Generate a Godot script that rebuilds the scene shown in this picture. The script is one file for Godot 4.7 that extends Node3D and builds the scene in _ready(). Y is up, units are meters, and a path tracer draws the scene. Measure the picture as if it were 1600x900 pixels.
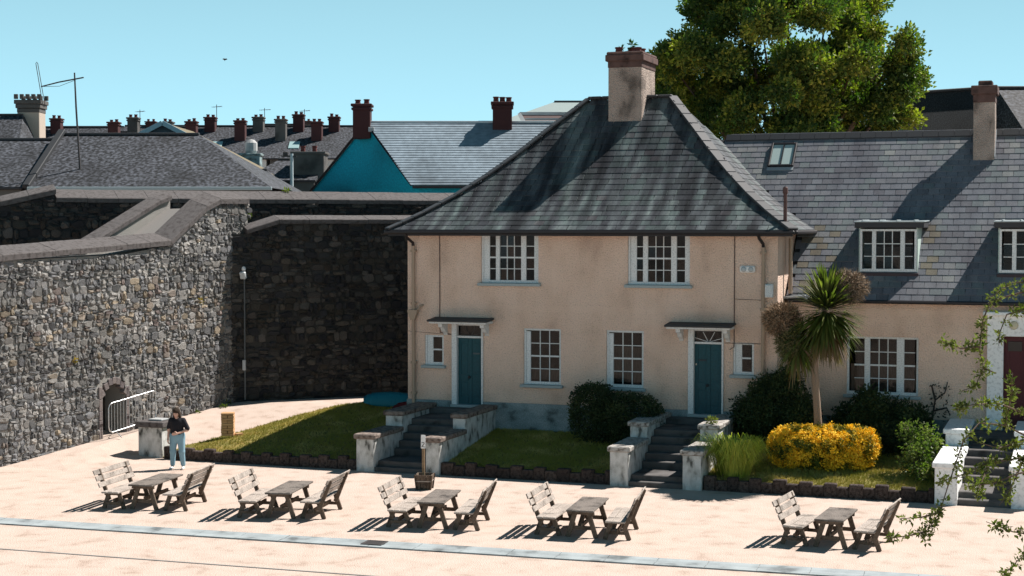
extends Node3D

var rng := RandomNumberGenerator.new()
var M := {}
var taken := {}

# ---------------------------------------------------------------- mesh builder
class MB:
	var v := PackedVector3Array()
	var n := PackedVector3Array()
	var c := PackedColorArray()
	var col := Color.WHITE
	func tri(a: Vector3, b: Vector3, d: Vector3) -> void:      # counter-clockwise seen from outside
		var nn := (b - a).cross(d - a).normalized()
		v.append(a); v.append(d); v.append(b)
		n.append(nn); n.append(nn); n.append(nn)
		c.append(col); c.append(col); c.append(col)
	func quad(a: Vector3, b: Vector3, d: Vector3, e: Vector3) -> void:
		tri(a, b, d); tri(a, d, e)
	func otri(a: Vector3, b: Vector3, d: Vector3, o: Vector3) -> void:   # turned away from o
		if (b - a).cross(d - a).dot((a + b + d) / 3.0 - o) < 0.0: tri(a, d, b)
		else: tri(a, b, d)
	func oquad(a: Vector3, b: Vector3, d: Vector3, e: Vector3, o: Vector3) -> void:
		otri(a, b, d, o); otri(a, d, e, o)
	func smooth(p: Array, nn: Array) -> void:                   # one triangle with its own normals
		for i in [0, 2, 1]:
			v.append(p[i]); n.append(nn[i]); c.append(col)
	func box(t: Transform3D, s: Vector3, bev := 0.0) -> void:
		var h := s * 0.5
		var o := t.origin
		if bev <= 0.0:
			var p := []
			for i in 8:
				p.append(t * Vector3(h.x * (1 if i & 1 else -1), h.y * (1 if i & 2 else -1), h.z * (1 if i & 4 else -1)))
			for f in [[0, 1, 3, 2], [4, 5, 7, 6], [0, 1, 5, 4], [2, 3, 7, 6], [0, 2, 6, 4], [1, 3, 7, 5]]:
				oquad(p[f[0]], p[f[1]], p[f[2]], p[f[3]], o)
			return
		var q := []
		for i in 8:
			var sg := Vector3(1 if i & 1 else -1, 1 if i & 2 else -1, 1 if i & 4 else -1)
			var r := []
			for k in 3:
				var e := h - Vector3.ONE * bev
				e[k] = h[k]
				r.append(t * (e * sg))
			q.append(r)
			otri(r[0], r[1], r[2], o)
		for f in [[0, 1, 3, 2, 2], [4, 5, 7, 6, 2], [0, 1, 5, 4, 1], [2, 3, 7, 6, 1], [0, 2, 6, 4, 0], [1, 3, 7, 5, 0]]:
			oquad(q[f[0]][f[4]], q[f[1]][f[4]], q[f[2]][f[4]], q[f[3]][f[4]], o)
		for k in 3:
			var j := (k + 1) % 3
			var l := (k + 2) % 3
			for i in 8:
				if i & (1 << l): continue
				var i2 := i | (1 << l)
				oquad(q[i][k], q[i2][k], q[i2][j], q[i][j], o)
	func at(p: Vector3, s: Vector3, bev := 0.0) -> void:
		box(Transform3D(Basis(), p), s, bev)
	func bar(a: Vector3, b: Vector3, w: float, d: float, bev := 0.0, side := Vector3.ZERO) -> void:   # a bar of section w x d from a to b
		var y := (b - a).normalized()
		var x := side if side != Vector3.ZERO else (Vector3.FORWARD if absf(y.z) < 0.9 else Vector3.RIGHT)
		x = (x - y * x.dot(y)).normalized()
		var z := x.cross(y)
		box(Transform3D(Basis(x, y, z), (a + b) * 0.5), Vector3(w, a.distance_to(b), d), bev)
	func tube(pts: Array, rad: Array, sides := 6) -> void:
		var rings := []
		var ns := []
		var x := Vector3.ZERO
		for i in pts.size():
			var t: Vector3 = (pts[mini(i + 1, pts.size() - 1)] - pts[maxi(i - 1, 0)]).normalized()
			if x == Vector3.ZERO: x = t.cross(Vector3(0.31, 0.2, 0.93)).normalized()
			x = (x - t * x.dot(t)).normalized()
			var y := t.cross(x)
			var ring := []
			var nr := []
			for k in sides:
				var a := TAU * k / sides
				var d := x * cos(a) + y * sin(a)
				nr.append(d)
				ring.append(pts[i] + d * float(rad[i]))
			rings.append(ring); ns.append(nr)
		for i in pts.size() - 1:
			for k in sides:
				var k2 := (k + 1) % sides
				smooth([rings[i][k], rings[i][k2], rings[i + 1][k2]], [ns[i][k], ns[i][k2], ns[i + 1][k2]])
				smooth([rings[i][k], rings[i + 1][k2], rings[i + 1][k]], [ns[i][k], ns[i + 1][k2], ns[i + 1][k]])
		var l := pts.size() - 1
		for k in range(1, sides - 1):
			tri(rings[0][0], rings[0][k + 1], rings[0][k])
			tri(rings[l][0], rings[l][k], rings[l][k + 1])
	func lathe(o: Vector3, prof: Array, sides := 12) -> void:   # prof: [radius, height]
		for i in prof.size() - 1:
			for k in sides:
				var a := TAU * k / sides
				var b := TAU * (k + 1) / sides
				var p0 := o + Vector3(cos(a) * prof[i][0], prof[i][1], sin(a) * prof[i][0])
				var p1 := o + Vector3(cos(b) * prof[i][0], prof[i][1], sin(b) * prof[i][0])
				var p2 := o + Vector3(cos(b) * prof[i + 1][0], prof[i + 1][1], sin(b) * prof[i + 1][0])
				var p3 := o + Vector3(cos(a) * prof[i + 1][0], prof[i + 1][1], sin(a) * prof[i + 1][0])
				quad(p3, p2, p1, p0)
	func prism(poly: Array, t: Transform3D, depth: float) -> void:   # polygon in local xy, extruded from 0 to depth along z
		var pv := PackedVector2Array()
		for p in poly: pv.append(p)
		if Geometry2D.is_polygon_clockwise(pv): pv.reverse()
		var ids := Geometry2D.triangulate_polygon(pv)
		for i in range(0, ids.size(), 3):
			var a := pv[ids[i]]
			var b := pv[ids[i + 1]]
			var d := pv[ids[i + 2]]
			if (b - a).cross(d - a) < 0.0:
				var e := b; b = d; d = e
			tri(t * Vector3(a.x, a.y, depth), t * Vector3(b.x, b.y, depth), t * Vector3(d.x, d.y, depth))
			tri(t * Vector3(a.x, a.y, 0), t * Vector3(d.x, d.y, 0), t * Vector3(b.x, b.y, 0))
		for i in pv.size():
			var a := pv[i]
			var b := pv[(i + 1) % pv.size()]
			quad(t * Vector3(a.x, a.y, 0), t * Vector3(b.x, b.y, 0), t * Vector3(b.x, b.y, depth), t * Vector3(a.x, a.y, depth))
	func put(m: MB, t: Transform3D, tint := Color.WHITE) -> void:
		var b := t.basis.orthonormalized()
		for i in m.v.size():
			v.append(t * m.v[i]); n.append(b * m.n[i]); c.append(m.c[i] * tint)
	func mesh(mat: Material) -> ArrayMesh:
		var a := []
		a.resize(Mesh.ARRAY_MAX)
		a[Mesh.ARRAY_VERTEX] = v; a[Mesh.ARRAY_NORMAL] = n; a[Mesh.ARRAY_COLOR] = c
		var m := ArrayMesh.new()
		m.add_surface_from_arrays(Mesh.PRIMITIVE_TRIANGLES, a)
		m.surface_set_material(0, mat)
		return m

# ---------------------------------------------------------------- objects
func numbered(called: String) -> String:
	taken[called] = taken.get(called, -1) + 1
	return called if taken[called] == 0 else "%s_%03d" % [called, taken[called]]

func tag(o: Node, label: String, category: String, group := "") -> Node:
	o.set_meta("label", label); o.set_meta("category", category)
	if group: o.set_meta("group", group)
	return o

func thing(called: String, label: String, category: String, where := Vector3.ZERO, turn := 0.0, group := "") -> Node3D:
	var o := Node3D.new()
	o.name = numbered(called)
	add_child(o)
	o.position = where
	o.rotation.y = deg_to_rad(turn)
	tag(o, label, category, group)
	return o

func part(called: String, mb: MB, mat: Material, parent: Node) -> MeshInstance3D:
	return inst(called, mb.mesh(mat), parent)

func inst(called: String, mesh: Mesh, parent: Node, t := Transform3D()) -> MeshInstance3D:
	var o := MeshInstance3D.new()
	o.name = called
	o.mesh = mesh
	o.transform = t
	parent.add_child(o, true)
	return o

func structure(called: String, mb: MB, mat: Material) -> MeshInstance3D:
	var o := part(numbered(called), mb, mat, self)
	o.set_meta("kind", "structure")
	return o

func copies(called: String, mesh: Mesh, ts: Array, cols: Array, parent: Node) -> MultiMeshInstance3D:
	var mm := MultiMesh.new()
	mm.transform_format = MultiMesh.TRANSFORM_3D
	mm.use_colors = true
	mm.mesh = mesh
	mm.instance_count = ts.size()
	for i in ts.size():
		mm.set_instance_transform(i, ts[i])
		mm.set_instance_color(i, cols[i])
	var o := MultiMeshInstance3D.new()
	o.name = called
	o.multimesh = mm
	parent.add_child(o, true)
	return o

func rf(a: float, b: float) -> float: return rng.randf_range(a, b)
func V(x: float, y: float, z: float) -> Vector3: return Vector3(x, y, z)
func T(p: Vector3, b := Basis()) -> Transform3D: return Transform3D(b, p)

# ---------------------------------------------------------------- materials
func noise(freq: float, oct: int, ramp: Array, sd := 1, kind := FastNoiseLite.TYPE_SIMPLEX_SMOOTH, size := 512, stops := []) -> NoiseTexture2D:
	var f := FastNoiseLite.new()
	f.noise_type = kind
	f.frequency = freq
	f.fractal_octaves = oct
	f.seed = sd
	var t := NoiseTexture2D.new()
	t.width = size; t.height = size
	t.seamless = true
	t.noise = f
	if ramp:
		var g := Gradient.new()
		var cols := PackedColorArray()
		var offs := PackedFloat32Array()
		for i in ramp.size():
			var k: Variant = ramp[i]
			cols.append(k if k is Color else Color(k, k, k))
			offs.append(stops[i] if stops else float(i) / (ramp.size() - 1))
		g.colors = cols; g.offsets = offs
		t.color_ramp = g
	return t

func mat(r: float, g: float, b: float, rough := 0.85, tex: Texture2D = null, scale := Vector3.ONE, world := true) -> StandardMaterial3D:
	var m := StandardMaterial3D.new()
	m.albedo_color = Color(r, g, b).linear_to_srgb()
	m.roughness = rough
	m.metallic_specular = 0.4
	if tex:
		m.albedo_texture = tex
		m.uv1_triplanar = true
		m.uv1_world_triplanar = world
		m.uv1_scale = scale
	return m

func relief(m: StandardMaterial3D, tex: Texture2D, cm: float) -> StandardMaterial3D:
	m.heightmap_enabled = true
	m.heightmap_texture = tex
	m.heightmap_scale = cm
	return m

func over(m: StandardMaterial3D, tex: Texture2D, scale: Vector3) -> StandardMaterial3D:   # a second, coarser pattern multiplied on
	m.detail_enabled = true
	m.detail_blend_mode = BaseMaterial3D.BLEND_MODE_MUL
	m.detail_albedo = tex
	m.detail_uv_layer = BaseMaterial3D.DETAIL_UV_2
	m.uv2_triplanar = true
	m.uv2_world_triplanar = true
	m.uv2_scale = scale
	return m

func tinted(m: StandardMaterial3D) -> StandardMaterial3D:
	m.vertex_color_use_as_albedo = true
	return m

func make_materials() -> void:
	var fine := noise(0.05, 4, [0.72, 1.0], 3)
	var coarse := noise(0.008, 5, [0.72, 0.9, 1.0], 5)
	var grit := noise(0.09, 3, [0.0, 1.0], 9)
	var speck := noise(0.12, 2, [0.62, 0.95, 1.0, 1.0], 21)
	var blot := noise(0.006, 5, [0.55, 0.9, 1.0, 1.0], 31)
	var streak := noise(0.012, 4, [0.6, 0.92, 1.0], 41)
	M.sand = over(relief(mat(0.50, 0.415, 0.362, 0.95, noise(0.03, 5, [Color(0.9, 0.88, 0.86), Color(1, 1, 1), Color(0.95, 0.93, 0.91)], 4, FastNoiseLite.TYPE_SIMPLEX_SMOOTH, 1024), V(0.5, 0.5, 0.5)), grit, 1.2), noise(0.02, 6, [Color(0.84, 0.80, 0.77), Color(0.97, 0.955, 0.94), Color(1, 0.99, 0.98), Color(1, 1, 1)], 14, FastNoiseLite.TYPE_SIMPLEX_SMOOTH, 1024), V(0.06, 0.06, 0.06))
	M.render = over(relief(mat(0.71, 0.53, 0.425, 0.95, noise(0.06, 4, [0.72, 0.97, 1.0, 1.0], 6, FastNoiseLite.TYPE_SIMPLEX_SMOOTH, 1024), V(0.34, 0.34, 0.34)), grit, 2.5), noise(0.01, 5, [Color(0.88, 0.86, 0.85), Color(0.97, 0.96, 0.95), Color(1, 1, 1), Color(1, 1, 1)], 16), V(0.16, 0.09, 0.16))
	M.oldrender = over(relief(mat(0.40, 0.32, 0.27, 0.95, M.render.albedo_texture, V(0.34, 0.34, 0.34)), grit, 4.0), blot, V(0.4, 0.25, 0.4))
	M.plinth = over(mat(0.36, 0.42, 0.43, 0.9, fine, V(0.9, 0.9, 0.9)), noise(0.012, 5, [Color(0.5, 0.5, 0.5), Color(0.85, 0.88, 0.88), Color(1, 1, 1), Color(1, 1, 1)], 17), V(0.22, 0.3, 0.22))
	M.white = mat(0.66, 0.68, 0.68, 0.55, noise(0.03, 4, [0.8, 1.0, 1.0], 7), V(1.2, 1.2, 1.2))
	M.sill = mat(0.45, 0.52, 0.53, 0.8, fine, V(1.5, 1.5, 1.5))
	M.whitewash = over(relief(mat(0.62, 0.62, 0.60, 0.9, speck, V(1.1, 0.8, 1.1)), grit, 0.6), noise(0.014, 5, [Color(0.30, 0.30, 0.29), Color(0.85, 0.85, 0.84), Color(1, 1, 1), Color(1, 1, 1)], 18), V(0.45, 0.25, 0.45))
	M.cap = over(relief(mat(0.40, 0.36, 0.33, 0.92, speck, V(1.6, 1.6, 1.6)), grit, 0.8), noise(0.02, 5, [Color(0.32, 0.27, 0.25), Color(0.9, 0.88, 0.86), Color(1, 1, 1)], 19), V(0.5, 0.5, 0.5))
	M.brightwhite = mat(0.78, 0.78, 0.77, 0.7, noise(0.02, 4, [0.82, 1.0, 1.0], 8), V(0.8, 0.8, 0.8))
	M.step = over(mat(0.12, 0.112, 0.108, 0.92, speck, V(1.2, 1.2, 1.2)), blot, V(0.4, 0.4, 0.4))
	# slates: fine riven grain and broad weather streaks, both drawn out down the slope
	var grain := noise(0.06, 4, [0.62, 0.92, 1.0], 10)
	var wash := noise(0.02, 5, [Color(0.45, 0.45, 0.47), Color(0.62, 0.62, 0.65), Color(0.76, 0.78, 0.80), Color(0.96, 1.0, 1.0)], 11, FastNoiseLite.TYPE_SIMPLEX_SMOOTH, 512, [0.2, 0.42, 0.6, 0.78])
	var wash2 := noise(0.02, 5, [Color(0.74, 0.73, 0.76), Color(0.9, 0.9, 0.92), Color(1, 1, 1)], 111)
	M.slate = over(tinted(mat(1, 1, 1, 0.66, grain, V(2.2, 0.45, 0.45))), wash, V(0.17, 0.035, 0.035))
	M.slate_side = over(tinted(mat(1, 1, 1, 0.66, grain, V(0.45, 0.45, 2.2))), wash2, V(0.035, 0.035, 0.17))
	M.slate_wing = over(tinted(mat(1, 1, 1, 0.66, grain, V(2.2, 0.45, 0.45))), wash2, V(0.15, 0.04, 0.04))
	for k in ["slate", "slate_side", "slate_wing"]: M[k].metallic_specular = 0.15
	M.underlay = mat(0.05, 0.052, 0.055, 0.9, fine, V(1, 1, 1))
	M.leadcap = mat(0.055, 0.057, 0.062, 0.65, fine, V(1, 1, 1))
	M.lead = mat(0.42, 0.45, 0.47, 0.45, fine, V(1, 1, 1))
	M.gutter = mat(0.018, 0.016, 0.018, 0.45)
	M.pipe = mat(0.50, 0.37, 0.27, 0.6, fine, V(2, 2, 2))
	M.cable = mat(0.10, 0.07, 0.06, 0.7)
	M.rust = mat(0.10, 0.055, 0.05, 0.8, speck, V(3, 3, 3))
	M.door = mat(0.001, 0.068, 0.088, 0.5, noise(0.02, 3, [0.85, 1.0], 12), V(1, 1, 1))
	M.reddoor = mat(0.06, 0.004, 0.008, 0.5)
	M.knob = mat(0.02, 0.02, 0.022, 0.4)
	M.brass = mat(0.45, 0.42, 0.36, 0.35); M.brass.metallic = 0.8
	var gl := mat(0.006, 0.007, 0.008, 0.04)
	gl.transparency = BaseMaterial3D.TRANSPARENCY_ALPHA
	gl.albedo_color.a = 0.35
	gl.metallic_specular = 0.3
	M.glass = gl
	M.room = mat(0.022, 0.017, 0.015, 0.95)
	M.curtain = mat(0.40, 0.30, 0.24, 0.95, noise(0.02, 3, [0.6, 1.0], 13), V(3, 0.3, 3))
	M.brick = mat(0.062, 0.024, 0.025, 0.9, speck, V(2, 2, 2))
	M.oldbrick = over(mat(0.12, 0.07, 0.06, 0.92, speck, V(2, 2, 2)), blot, V(0.7, 0.7, 0.7))
	M.pot = mat(0.16, 0.045, 0.04, 0.85, fine, V(2, 2, 2))
	M.teal = over(mat(0.001, 0.46, 0.62, 0.8, fine, V(0.3, 0.3, 0.3)), blot, V(0.05, 0.05, 0.05))
	M.farslate = over(relief(mat(0.105, 0.113, 0.133, 0.75, noise(0.07, 3, [0.16, 0.52, 0.76, 1.0], 15, FastNoiseLite.TYPE_SIMPLEX_SMOOTH, 512, [0.3, 0.46, 0.56, 0.68]), V(0.11, 0.2, 0.11)), grit, 1.0), blot, V(0.12, 0.12, 0.12))
	M.newslate = over(mat(0.36, 0.45, 0.52, 0.6, noise(0.05, 4, [0.7, 1.0], 22), V(0.1, 0.35, 0.1)), blot, V(0.06, 0.2, 0.06))
	M.redroof = mat(0.13, 0.085, 0.08, 0.8, fine, V(0.5, 0.5, 0.5))
	M.palewall = mat(0.5, 0.5, 0.49, 0.9, blot, V(0.1, 0.1, 0.1))
	M.darkwall = mat(0.10, 0.095, 0.09, 0.9, blot, V(0.15, 0.15, 0.15))
	M.stone = relief(tinted(mat(1, 1, 1, 0.92, noise(0.045, 5, [0.5, 0.9, 1.0], 23), V(1.3, 1.3, 1.3))), grit, 2.5)
	M.mortar = relief(mat(0.37, 0.355, 0.33, 0.95, speck, V(1.5, 1.5, 1.5)), grit, 3.0)
	M.coping = over(relief(mat(0.115, 0.105, 0.103, 0.92, speck, V(1.2, 1.2, 1.2)), grit, 1.0), noise(0.03, 5, [Color(0.55, 0.5, 0.48), Color(1, 1, 1), Color(1, 0.98, 0.97)], 24), V(0.35, 0.35, 0.35))
	M.channel = over(mat(0.33, 0.37, 0.38, 0.9, speck, V(1, 1, 1)), blot, V(0.3, 0.3, 0.3))
	M.iron = mat(0.05, 0.045, 0.045, 0.7)
	M.soil = mat(0.075, 0.055, 0.04, 0.95, fine, V(1, 1, 1))
	M.lawn = over(mat(0.34, 0.27, 0.085, 0.95, noise(0.05, 4, [Color(0.6, 0.6, 0.5), Color(1, 1, 1)], 25), V(0.6, 0.6, 0.6)), noise(0.012, 4, [Color(0.75, 0.85, 0.7), Color(1, 1, 1), Color(1, 0.9, 0.7)], 26), V(0.15, 0.15, 0.15))
	M.wood = over(mat(0.56, 0.52, 0.475, 0.88, noise(0.03, 5, [Color(0.35, 0.31, 0.28), Color(0.85, 0.82, 0.8), Color(1, 1, 1)], 27), V(7, 7, 0.7), false), blot, V(0.7, 0.7, 0.7))
	M.woodtop = over(mat(0.25, 0.23, 0.21, 0.88, M.wood.albedo_texture, V(7, 7, 0.7), false), blot, V(0.7, 0.7, 0.7))
	M.woodleg = over(mat(0.20, 0.155, 0.12, 0.9, noise(0.03, 5, [Color(0.4, 0.36, 0.33), Color(0.9, 0.88, 0.86), Color(1, 1, 1)], 28), V(7, 0.8, 7), false), blot, V(0.9, 0.9, 0.9))
	M.steel = mat(0.55, 0.57, 0.58, 0.35); M.steel.metallic = 0.85
	M.bark = relief(mat(0.17, 0.12, 0.085, 0.95, speck, V(2, 0.8, 2)), grit, 3.0)
	M.palmbark = relief(mat(0.32, 0.235, 0.175, 0.95, noise(0.06, 4, [0.55, 1.0, 1.0], 29), V(1.2, 2.2, 1.2)), grit, 2.0)
	for k in [["leaf", 0.10, 0.13], ["gloss", 0.05, 0.06]]:
		var lf := tinted(mat(1, 1, 1, 0.5))
		lf.metallic_specular = 0.3
		lf.backlight_enabled = true
		lf.backlight = Color(0.78, 0.95, 0.45) if k[0] == "leaf" else Color(0.2, 0.22, 0.1)
		M[k[0]] = lf
	M.grass = tinted(mat(1, 1, 1, 0.8))
	M.grass.backlight_enabled = true
	M.grass.backlight = Color(0.5, 0.5, 0.25)
	M.paint = tinted(mat(1, 1, 1, 0.6))
	M.cloth = tinted(mat(1, 1, 1, 0.9))
	M.skin = mat(0.55, 0.33, 0.25, 0.6)

# ---------------------------------------------------------------- ground
const YAW := 19.8
const EYE := Vector3(18.67, 6.6, 42.72)

func gh(z: float) -> float:                       # the yard is level, the way to the rampart climbs
	return clampf(0.12 * (4.1 - z), 0.0, 0.83)

func gx(x: float, z: float) -> float:             # and banks up along the sunlit wall
	return lerpf(gh(z), clampf(0.085 * (7.1 - z), 0.0, 0.83), smoothstep(-6.4, -8.0, x))

func town(lat: float, y: float, depth: float) -> Vector3:   # the town beyond the rampart has its own street grid
	var a := deg_to_rad(YAW)
	return V(EYE.x, y, EYE.z) + V(cos(a), 0, -sin(a)) * lat + V(-sin(a), 0, -cos(a)) * depth

func setup_view() -> void:
	var cam := Camera3D.new()
	cam.name = "camera"
	add_child(cam)
	cam.position = EYE
	cam.rotation = Vector3(-atan(95.0 / 2450.0), deg_to_rad(YAW), 0)
	cam.fov = rad_to_deg(2.0 * atan(450.0 / 2450.0))
	cam.near = 0.1
	cam.far = 3000.0
	cam.current = true
	var env := Environment.new()
	var sm := ProceduralSkyMaterial.new()
	sm.sky_horizon_color = Color(0.32, 0.58, 0.68).linear_to_srgb()
	sm.sky_top_color = Color(0.005, 0.035, 0.07).linear_to_srgb()
	sm.sky_curve = 0.2
	sm.ground_horizon_color = Color(0.30, 0.30, 0.28).linear_to_srgb()
	sm.ground_bottom_color = Color(0.2, 0.18, 0.16).linear_to_srgb()
	sm.sun_angle_max = 1.0
	sm.energy_multiplier = 1.0
	var sky := Sky.new()
	sky.sky_material = sm
	env.background_mode = Environment.BG_SKY
	env.sky = sky
	env.tonemap_mode = Environment.TONE_MAPPER_LINEAR
	env.tonemap_exposure = 1.85
	env.sdfgi_enabled = true
	env.ssao_enabled = true
	env.ssil_enabled = true
	var we := WorldEnvironment.new()
	we.name = "environment"
	we.environment = env
	add_child(we)
	var sun := DirectionalLight3D.new()
	sun.name = "sun"
	sun.light_energy = 1.6
	sun.light_color = Color(1.0, 0.975, 0.95)
	sun.light_angular_distance = 0.5
	sun.shadow_enabled = true
	add_child(sun)
	sun.look_at_from_position(Vector3.ZERO, V(-0.53, -1.0, 0.62), Vector3.UP)

func build_ground() -> void:
	var xs := [-1500.0, -300.0, -80.0, -30.0]
	for i in 48: xs.append(-20.0 + i * 1.0)
	xs.append_array([40.0, 120.0, 400.0, 1500.0])
	var zs := [-1500.0, -400.0, -120.0, -40.0, -20.0]
	for i in 30: zs.append(-14.0 + i * 1.0)
	zs.append_array([4.1, 22.0, 40.0, 70.0, 200.0])
	zs.sort()
	var g := MB.new()
	for i in xs.size() - 1:
		for j in zs.size() - 1:
			var a := V(xs[i], gx(xs[i], zs[j]), zs[j])
			var b := V(xs[i + 1], gx(xs[i + 1], zs[j]), zs[j])
			var c := V(xs[i + 1], gx(xs[i + 1], zs[j + 1]), zs[j + 1])
			var d := V(xs[i], gx(xs[i], zs[j + 1]), zs[j + 1])
			g.quad(a, d, c, b)
	structure("ground", g, M.sand)
	# shallow stone drainage channel across the yard: dished slabs, a cover grate, and a narrow slot drain nearer
	var ch := thing("drainage_channel", "long pale dished stone drainage channel crossing the sandy yard", "drain")
	ch.position = V(-14, 0, 14.25)
	ch.rotation.y = atan2(0.92, 17.12)
	for i in 46:
		var l := 0.992
		var m := MB.new()
		var y0 := 0.028 + rf(-0.002, 0.002)
		var x0 := i * 1.0
		for f in [[-0.31, y0, -0.12, y0], [-0.12, y0, 0.0, y0 - 0.014], [0.0, y0 - 0.014, 0.12, y0], [0.12, y0, 0.31, y0]]:
			m.quad(V(x0, f[1], f[0]), V(x0, f[3], f[2]), V(x0 + l, f[3], f[2]), V(x0 + l, f[1], f[0]))
		for s in [-0.31, 0.31]:
			m.oquad(V(x0, 0, s), V(x0 + l, 0, s), V(x0 + l, y0, s), V(x0, y0, s), V(x0 + 0.5, 0.0, 0))
		for s in [x0, x0 + l]:
			m.oquad(V(s, 0, -0.31), V(s, 0, 0.31), V(s, y0 - 0.01, 0.31), V(s, y0 - 0.01, -0.31), V(x0 + 0.5, 0.0, 0))
		part("slab", m, M.channel, ch)
	var gr := thing("drain_grate", "small dark iron grate set in the drainage channel", "grate", V(5.0, 0.032, 13.2), rad_to_deg(ch.rotation.y))
	var fm := MB.new()
	for s in [-1, 1]:
		fm.at(V(s * 0.21, 0.008, 0), V(0.04, 0.016, 0.42), 0.004)
		fm.at(V(0, 0.008, s * 0.19), V(0.38, 0.016, 0.04), 0.004)
	part("frame", fm, M.iron, gr)
	for i in 8:
		var b := MB.new()
		b.at(V(-0.165 + i * 0.047, 0.007, 0), V(0.022, 0.012, 0.34))
		part("grate_bar", b, M.iron, gr)
	var sl := MB.new()
	sl.box(Transform3D(Basis(Vector3.UP, atan2(0.29, 7.97)), V(5.0, 0.006, 15.97)), V(44, 0.016, 0.05))
	var so := part("slot_drain", sl, mat(0.28, 0.26, 0.24, 0.8), self)
	tag(so, "thin grey slot drain line running parallel to the wide channel", "drain")

func lawn_strip(xl: Callable, xr: Callable, z0: float, z1: float, off: Callable, tufts: int, label: String) -> void:
	var g := MB.new()
	var nx := 16
	var nz := 20
	var P := func(i: int, j: int) -> Vector3:
		var z := lerpf(z0, z1, float(j) / nz)
		var x := lerpf(xl.call(z), xr.call(z), float(i) / nx)
		return V(x, gh(z) + off.call(x, z) + 0.012 * sin(x * 3.1 + z) * sin(z * 2.3), z)
	for i in nx:
		for j in nz:
			g.quad(P.call(i, j), P.call(i + 1, j), P.call(i + 1, j + 1), P.call(i, j + 1))
	structure("lawn", g, M.lawn)
	var blade := MB.new()
	for k in 7:
		var a := rf(0, TAU)
		var o := V(cos(a), 0, sin(a)) * rf(0.0, 0.03)
		var s := V(-sin(a), 0, cos(a)) * 0.0055
		var tip := o + V(cos(a) * rf(0.005, 0.035), rf(0.035, 0.075), sin(a) * rf(0.005, 0.035))
		blade.tri(o - s, o + s, tip)
	var ts := []
	var cs := []
	var nf := FastNoiseLite.new()
	nf.frequency = 0.35
	for k in tufts:
		var z := rf(z0, z1)
		var x := lerpf(xl.call(z), xr.call(z), rng.randf())
		var y: float = gh(z) + off.call(x, z) + 0.012 * sin(x * 3.1 + z) * sin(z * 2.3)
		var sc := rf(0.6, 1.25)
		ts.append(T(V(x, y - 0.004, z), Basis(Vector3.UP, rf(0, TAU)).scaled(Vector3.ONE * sc)))
		var dry := clampf(nf.get_noise_2d(x * 2.0, z * 2.0) * 1.2 + rf(-0.25, 0.35), 0.0, 1.0)
		cs.append(Color(0.28, 0.26, 0.05).lerp(Color(0.58, 0.46, 0.17), dry))
	var gm := copies(numbered("grass"), blade.mesh(M.grass), ts, cs, self)
	gm.set_meta("kind", "stuff")
	gm.set_meta("label", label)
	gm.set_meta("category", "grass")

func edging(x0: float, x1: float, label: String) -> void:
	var t := thing("lawn_edging", label, "edging", V(0, 0, 0), 0.0, "low castellated edgings along the lawns")
	var x := x0
	var i := 0
	var cm: Array = []
	for k in 5: cm.append(over(relief(mat(0.13 + 0.03 * k, 0.10 + 0.023 * k, 0.092 + 0.02 * k, 0.93, noise(0.07, 3, [0.5, 1.0], 50 + k, FastNoiseLite.TYPE_SIMPLEX_SMOOTH, 256), V(2, 2, 2)), M.sand.heightmap_texture, 1.5), M.cap.detail_albedo, V(0.8, 0.8, 0.8)) if not M.has("edge%d" % k) else M["edge%d" % k])
	for k in 5: M["edge%d" % k] = cm[k]
	while x < x1 - 0.1:
		var w := minf(rf(0.27, 0.36), x1 - x)
		var h := (0.35 if i % 2 == 0 else 0.265) + rf(-0.018, 0.018)
		var m := MB.new()
		m.box(T(V(x + w * 0.5, h * 0.5 - 0.02, 4.18 + rf(-0.015, 0.015)), Basis(Vector3.UP, rf(-0.05, 0.05)) * Basis(Vector3.BACK, rf(-0.02, 0.02))), V(w - 0.006, h + 0.04, 0.2), 0.02)
		part("edging_stone", m, cm[rng.randi() % 5], t)
		x += w
		i += 1

func build_lawns() -> void:
	var lx := func(z: float) -> float:
		if z > 2.73: return -5.98
		if z > 0.29: return lerpf(-4.95, -5.83, (z - 0.29) / 2.44)
		if z > -2.26: return lerpf(-4.05, -4.95, (z + 2.26) / 2.55)
		return lerpf(-2.66, -4.05, (z + 4.63) / 2.37)
	var rx := func(z: float) -> float: return 0.38 if z > 0.0 else -0.02
	lawn_strip(lx, rx, -5.0, 4.1, func(x, z): return 0.02 + 0.2 * smoothstep(0.0, 1.6, x - lx.call(z)) * smoothstep(-5.2, -2.0, z), 15000, "rough mown grass between the rising path and the left steps")
	lawn_strip(func(_z): return 2.76, func(_z): return 7.55, 0.0, 4.1, func(_x, _z): return 0.23, 9000, "shaded grass plot between the two flights of steps")
	lawn_strip(func(_z): return 9.85, func(_z): return 15.6, -1.3, 4.1, func(_x, _z): return 0.23, 12000, "partly sunlit grass under the yellow bush")
	lawn_strip(func(_z): return 17.6, func(_z): return 23.0, -1.3, 4.1, func(_x, _z): return 0.23, 3000, "grass right of the white steps")
	edging(-5.72, 0.36, "brown castellated stone edging from the grey stub pillar to the left steps")
	edging(2.82, 7.50, "brown castellated stone edging between the two flights of house steps")
	edging(9.93, 15.54, "brown castellated stone edging in front of the yellow bush")
	edging(17.7, 23.0, "brown castellated stone edging right of the white steps")

# ---------------------------------------------------------------- rampart
var stone_shapes: Array = []

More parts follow.
